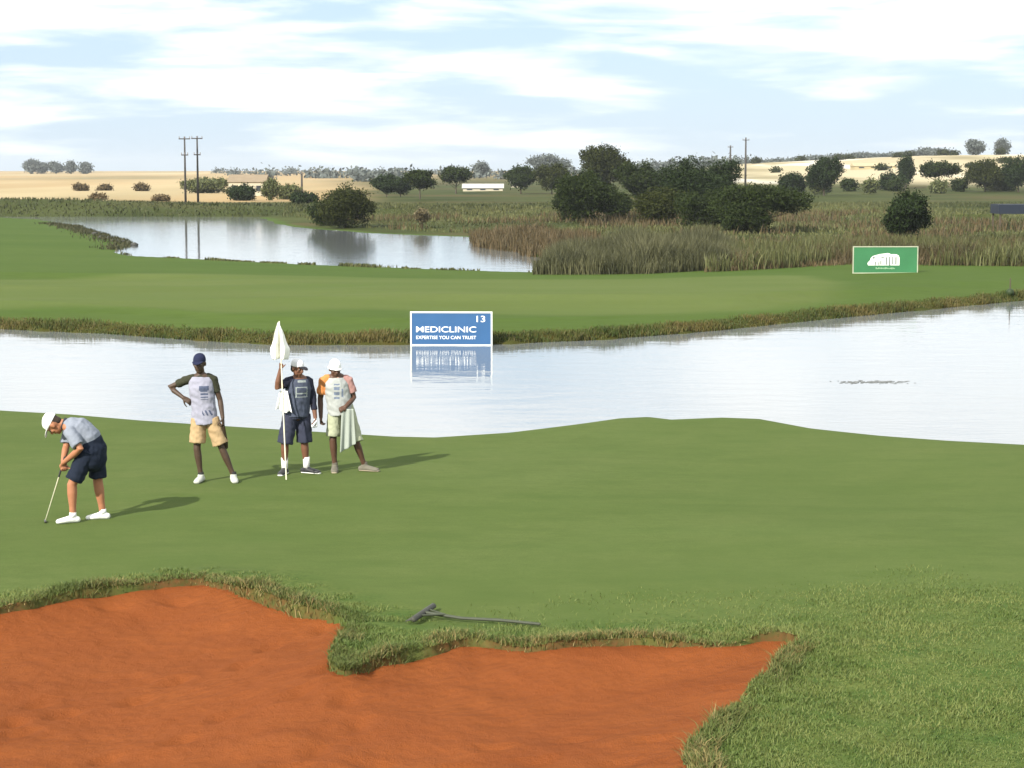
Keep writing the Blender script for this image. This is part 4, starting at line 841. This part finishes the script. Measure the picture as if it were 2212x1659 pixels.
o = towel((-.215, -.19, 0), (-.105, -.19, 0), 1.20, .91, (.15, -1, 0), 2.1, 3, .020, .014, lambda s: .05 * (.5 - s) + .02 * math.sin(s * 9)).build('towel', cloth('terry_white', (.80, .80, .79), .04, 60), None, True)
o.location = o2; tag(o, 'white towel hanging beside the caddie who holds the flagstick', 'towel')
# flagstick with its drooping flag
fsk = tag(empty('flagstick', (o2.x + pb.x, o2.y + pb.y, gz(o2.x + pb.x, o2.y + pb.y))), 'leaning flagstick with a drooping white flag, held by a caddie', 'flagstick')
d0 = V3((0, 0, 0)); d1 = ptop - pb
MB().loft([d0, d1], [.010, .008], n=10).build('pole', mat('pole_pale_yellow', (.66, .64, .48), .4), fsk, True)
m = MB(); vs = []; nu, nv = 26, 26
for sgn in (0, 1):
    for i in range(nv):
        t = i / (nv - 1); c = lerp(d1, lerp(d0, d1, .765), t) + V3((-.012, 0, 0)); hw = .012 + .125 * min(1, t * 1.45) * (1 - .25 * max(0, t - .7) / .3) * (1 + .10 * math.sin(t * 9))
        for j in range(nu):
            s = j / (nu - 1) * 2 - 1; y = .055 * math.sin(s * 6.5 + t * 2) * min(1, t * 2) + sgn * .006 - .02
            vs.append((c.x + s * hw, c.y + y, c.z - .02 * abs(s)))
fs = []
for sgn in (0, 1):
    for i in range(nv - 1):
        for j in range(nu - 1):
            a = sgn * nu * nv + i * nu + j; q = (a, a + 1, a + nu + 1, a + nu); fs.append(q if sgn else q[::-1])
rim = list(range(nu)) + [i * nu + nu - 1 for i in range(1, nv)] + [(nv - 1) * nu + j for j in range(nu - 2, -1, -1)] + [i * nu for i in range(nv - 2, 0, -1)]
for a, b2 in zip(rim, rim[1:] + rim[:1]): fs.append((a, b2, b2 + nu * nv, a + nu * nv))
m.add(vs, fs); m.build('flag', cloth('flag_white', (.80, .80, .72), .03, 40), fsk, True)

# --- the caddie in the white hat
e = person(736.3, 1024, 'person in white hat, orange sleeves and grey bib, legs planted apart')
side = V3((.98, .18, 0))
pel, wai, che = V3((.015, 0, .90)), V3((-.02, 0, 1.04)), V3((-.05, 0, 1.23)); top = V3((-.055, .0, 1.335))
hl, hr = V3((-.075, -.01, .86)), V3((.10, .02, .86)); kl, kr = V3((-.105, -.04, .465)), V3((.225, -.05, .43)); al, ar = V3((-.085, .0, .085)), V3((.335, .04, .085))
shl, shr = V3((-.23, -.02, 1.315)), V3((.115, .03, 1.31)); ell_, elr = V3((-.285, .02, 1.045)), V3((.19, .05, 1.055)); wl, wr = V3((-.272, -.05, .785)), V3((.09, -.175, .95))
hc = V3((-.065, -.035, 1.472)); NK = V3((-.056, 0, 1.352))
b = MB(); torso(b, [(pel, .165, .115), (wai, .155, .115), (che, .172, .125), (top, .135, .088)], side)
limb(b, [top, V3((-.058, -.01, 1.385)), hc], [.07, .058, .054]); at, M = add_head(b, hc, (.35, -.9, -.28), (.05, -.1, 1), 1.02)
for h, k_, a_, t_ in ((hl, kl, al, (.05, -1)), (hr, kr, ar, (.95, -.35))): leg(b, h, k_, a_, .95); foot(b, a_, t_)
for s, el, w_ in ((shl, ell_, wl), (shr, elr, wr)): limb(b, [lerp(NK, s, .5), s, lerp(s, el, .5), el, lerp(el, w_, .3), w_], [.062, .060, .047, .040, .041, .028])
add_hand(b, wl, V3((.03, -.08, -1)), V3((.95, -.2, 0)), .7, .98, 1); add_hand(b, wr, V3((-.7, -.4, -.35)), V3((.0, .8, -.4)), .9, .98, 1)
b.skin('body', skin_mat('skin_deep', (.085, .042, .025)), e, .0075); add_eyes(e, at, M, .97); hair(e, at, M, HAIR_B, .97); cap_hat(e, at, M, cloth('hat_white', (.80, .80, .79), .04), .97, bucket=True)
b = MB(); torso(b, [(V3((0, 0, .97)), .168, .128), (wai, .167, .128), (che, .182, .134), (top, .145, .098), (V3((-.056, -.003, 1.372)), .078, .07)], side, .003, 'flat')
for s, el in ((shl, ell_), (shr, elr)): b.loft([lerp(NK, s, .45), lerp(NK, s, .8), s, lerp(s, el, .45), lerp(s, el, .72)], [.064, .070, .072, .070, .074], n=16, cap='flat')
o = b.skin('shirt', cloth('shirt_orange', (.50, .20, .065)), e, .009, wrinkle=.011); recolor(o, cloth('shirt_faded_pink', (.34, .19, .17)), lambda c, n: c.x > -.02)
b = MB(); torso(b, [(V3((.01, 0, .82)), .185, .142), (wai, .176, .138), (che, .178, .142), (V3((-.055, 0, 1.29)), .168, .120), (V3((-.055, 0, 1.352)), .130, .094)], side, .004, 'flat')
o = b.skin('bib', cloth('bib_pale_grey', (.33, .345, .33), .12, 18), e, .009, wrinkle=.011)
recolor(o, cloth('bib_print_slate', (.14, .17, .23), .4, 25), lambda c, n: n.y < -.25 and (-.075 < c.x < .005 and 1.06 < c.z < 1.27 and math.sin(c.z * 90) > -.5 or .03 < c.x < .055 and 1.08 < c.z < 1.2))
b = MB(); torso(b, [(V3((.005, 0, .95)), .17, .13), (pel, .175, .132), (V3((.015, 0, .82)), .178, .13)], side, .0, 'flat')
for h, k_, q in ((hl, kl, .88), (hr, kr, 1.0)): b.loft([h + V3((0, 0, .02)), lerp(h, k_, .5), lerp(h, k_, q)], [.105, .104, .108], n=18, cap='flat')
b.skin('shorts', cloth('shorts_stone', (.33, .35, .24)), e, .009, wrinkle=.011)
for a_ in (al, ar): MB().loft([a_ + V3((0, 0, -.02)), a_ + V3((0, 0, .05))], [.042, .041], n=16, cap='flat').build('sock', cloth('grey_sock', (.10, .09, .07)), e, True)
shoes(e, ((al, (.05, -1)), (ar, (.95, -.35))), mat('grey_brown_suede', (.13, .12, .09), .8, .2, 20), 1.02, sole=mat('tan_sole', (.30, .25, .18), .7))
o3 = e.location
o = towel((.035, -.20, 0), (.20, -.17, 0), .92, .36, (.2, -1, 0), 1.35, 2, .016, .012, lambda s: .12 * (s - .5)).build('towel', cloth('terry_grey', (.30, .33, .29), .1, 50), None, True)
o.location = o3; tag(o, 'long grey towel hanging in front of the caddie in the white hat', 'towel')

# --- rake lying on the grass, and a stray ball
M_RK = mat('rake_grey', (.05, .05, .038), .7, .3, 10); M_RW = mat('rake_handle', (.045, .052, .032), .6, .3, 8)
hq, hp = P(893, 1329, 1.3), P(937, 1292, 1.3); hz = lambda p, o=.03: V3((p.x, p.y, gz(p.x, p.y) + o)); mid = lerp(hq, hp, .5)
rk = tag(empty('bunker_rake', hz(mid)), 'grey bunker rake lying on the grass beside the sand', 'rake'); o4 = rk.location
a_, b_ = hz(hq, .05) - o4, hz(hp, .05) - o4; hd = (b_ - a_).normalized()
k = MB(); k.loft([a_, b_], [(.022, .03), (.022, .03)], n=10); k.build('head', M_RK, rk, True)
k = MB(); nrm = V3((-.9, .0, -.25)).normalized()
for i in range(12): p = lerp(a_, b_, (i + .5) / 12); k.loft([p, p + nrm * .085], [.011, .006], n=6)
k.build('tines', M_RK, rk, True)
k = MB(); en = hz(P(1165, 1329, 1.3), .035) - o4; c0 = lerp(a_, b_, .5)
k.loft([c0, lerp(c0, en, .33) + V3((0, 0, hz(lerp(mid, P(1165, 1329, 1.3), .33)).z - o4.z - lerp(c0, en, .33).z + .01)), lerp(c0, en, .66) + V3((0, 0, hz(lerp(mid, P(1165, 1329, 1.3), .66)).z - o4.z - lerp(c0, en, .66).z + .01)), en], [.017, .016, .016, .015], n=10)
k.loft([lerp(a_, b_, .72), c0 + (en - c0).normalized() * .22], [.010, .010], n=8); k.loft([lerp(a_, b_, .28), c0 + (en - c0).normalized() * .22], [.010, .010], n=8)
k.build('handle', M_RW, rk, True)

# ------------------------------------------------------------------ the air
hm = bpy.data.materials.new('haze_air'); hm.use_nodes = True; ht = hm.node_tree; ht.nodes.clear()
ho = ht.nodes.new('ShaderNodeOutputMaterial'); hv = ht.nodes.new('ShaderNodeVolumePrincipled'); hv.inputs['Density'].default_value = 0.00011
hv.inputs['Color'].default_value = (.9, .95, 1, 1); hv.inputs['Anisotropy'].default_value = .2; ht.links.new(hv.outputs[0], ho.inputs['Volume'])
tag(MB().box((0, 4400, 20), (17000, 9600, 90)).build('haze', hm), 'thin pale haze fading the distance', 'haze', kind='stuff')
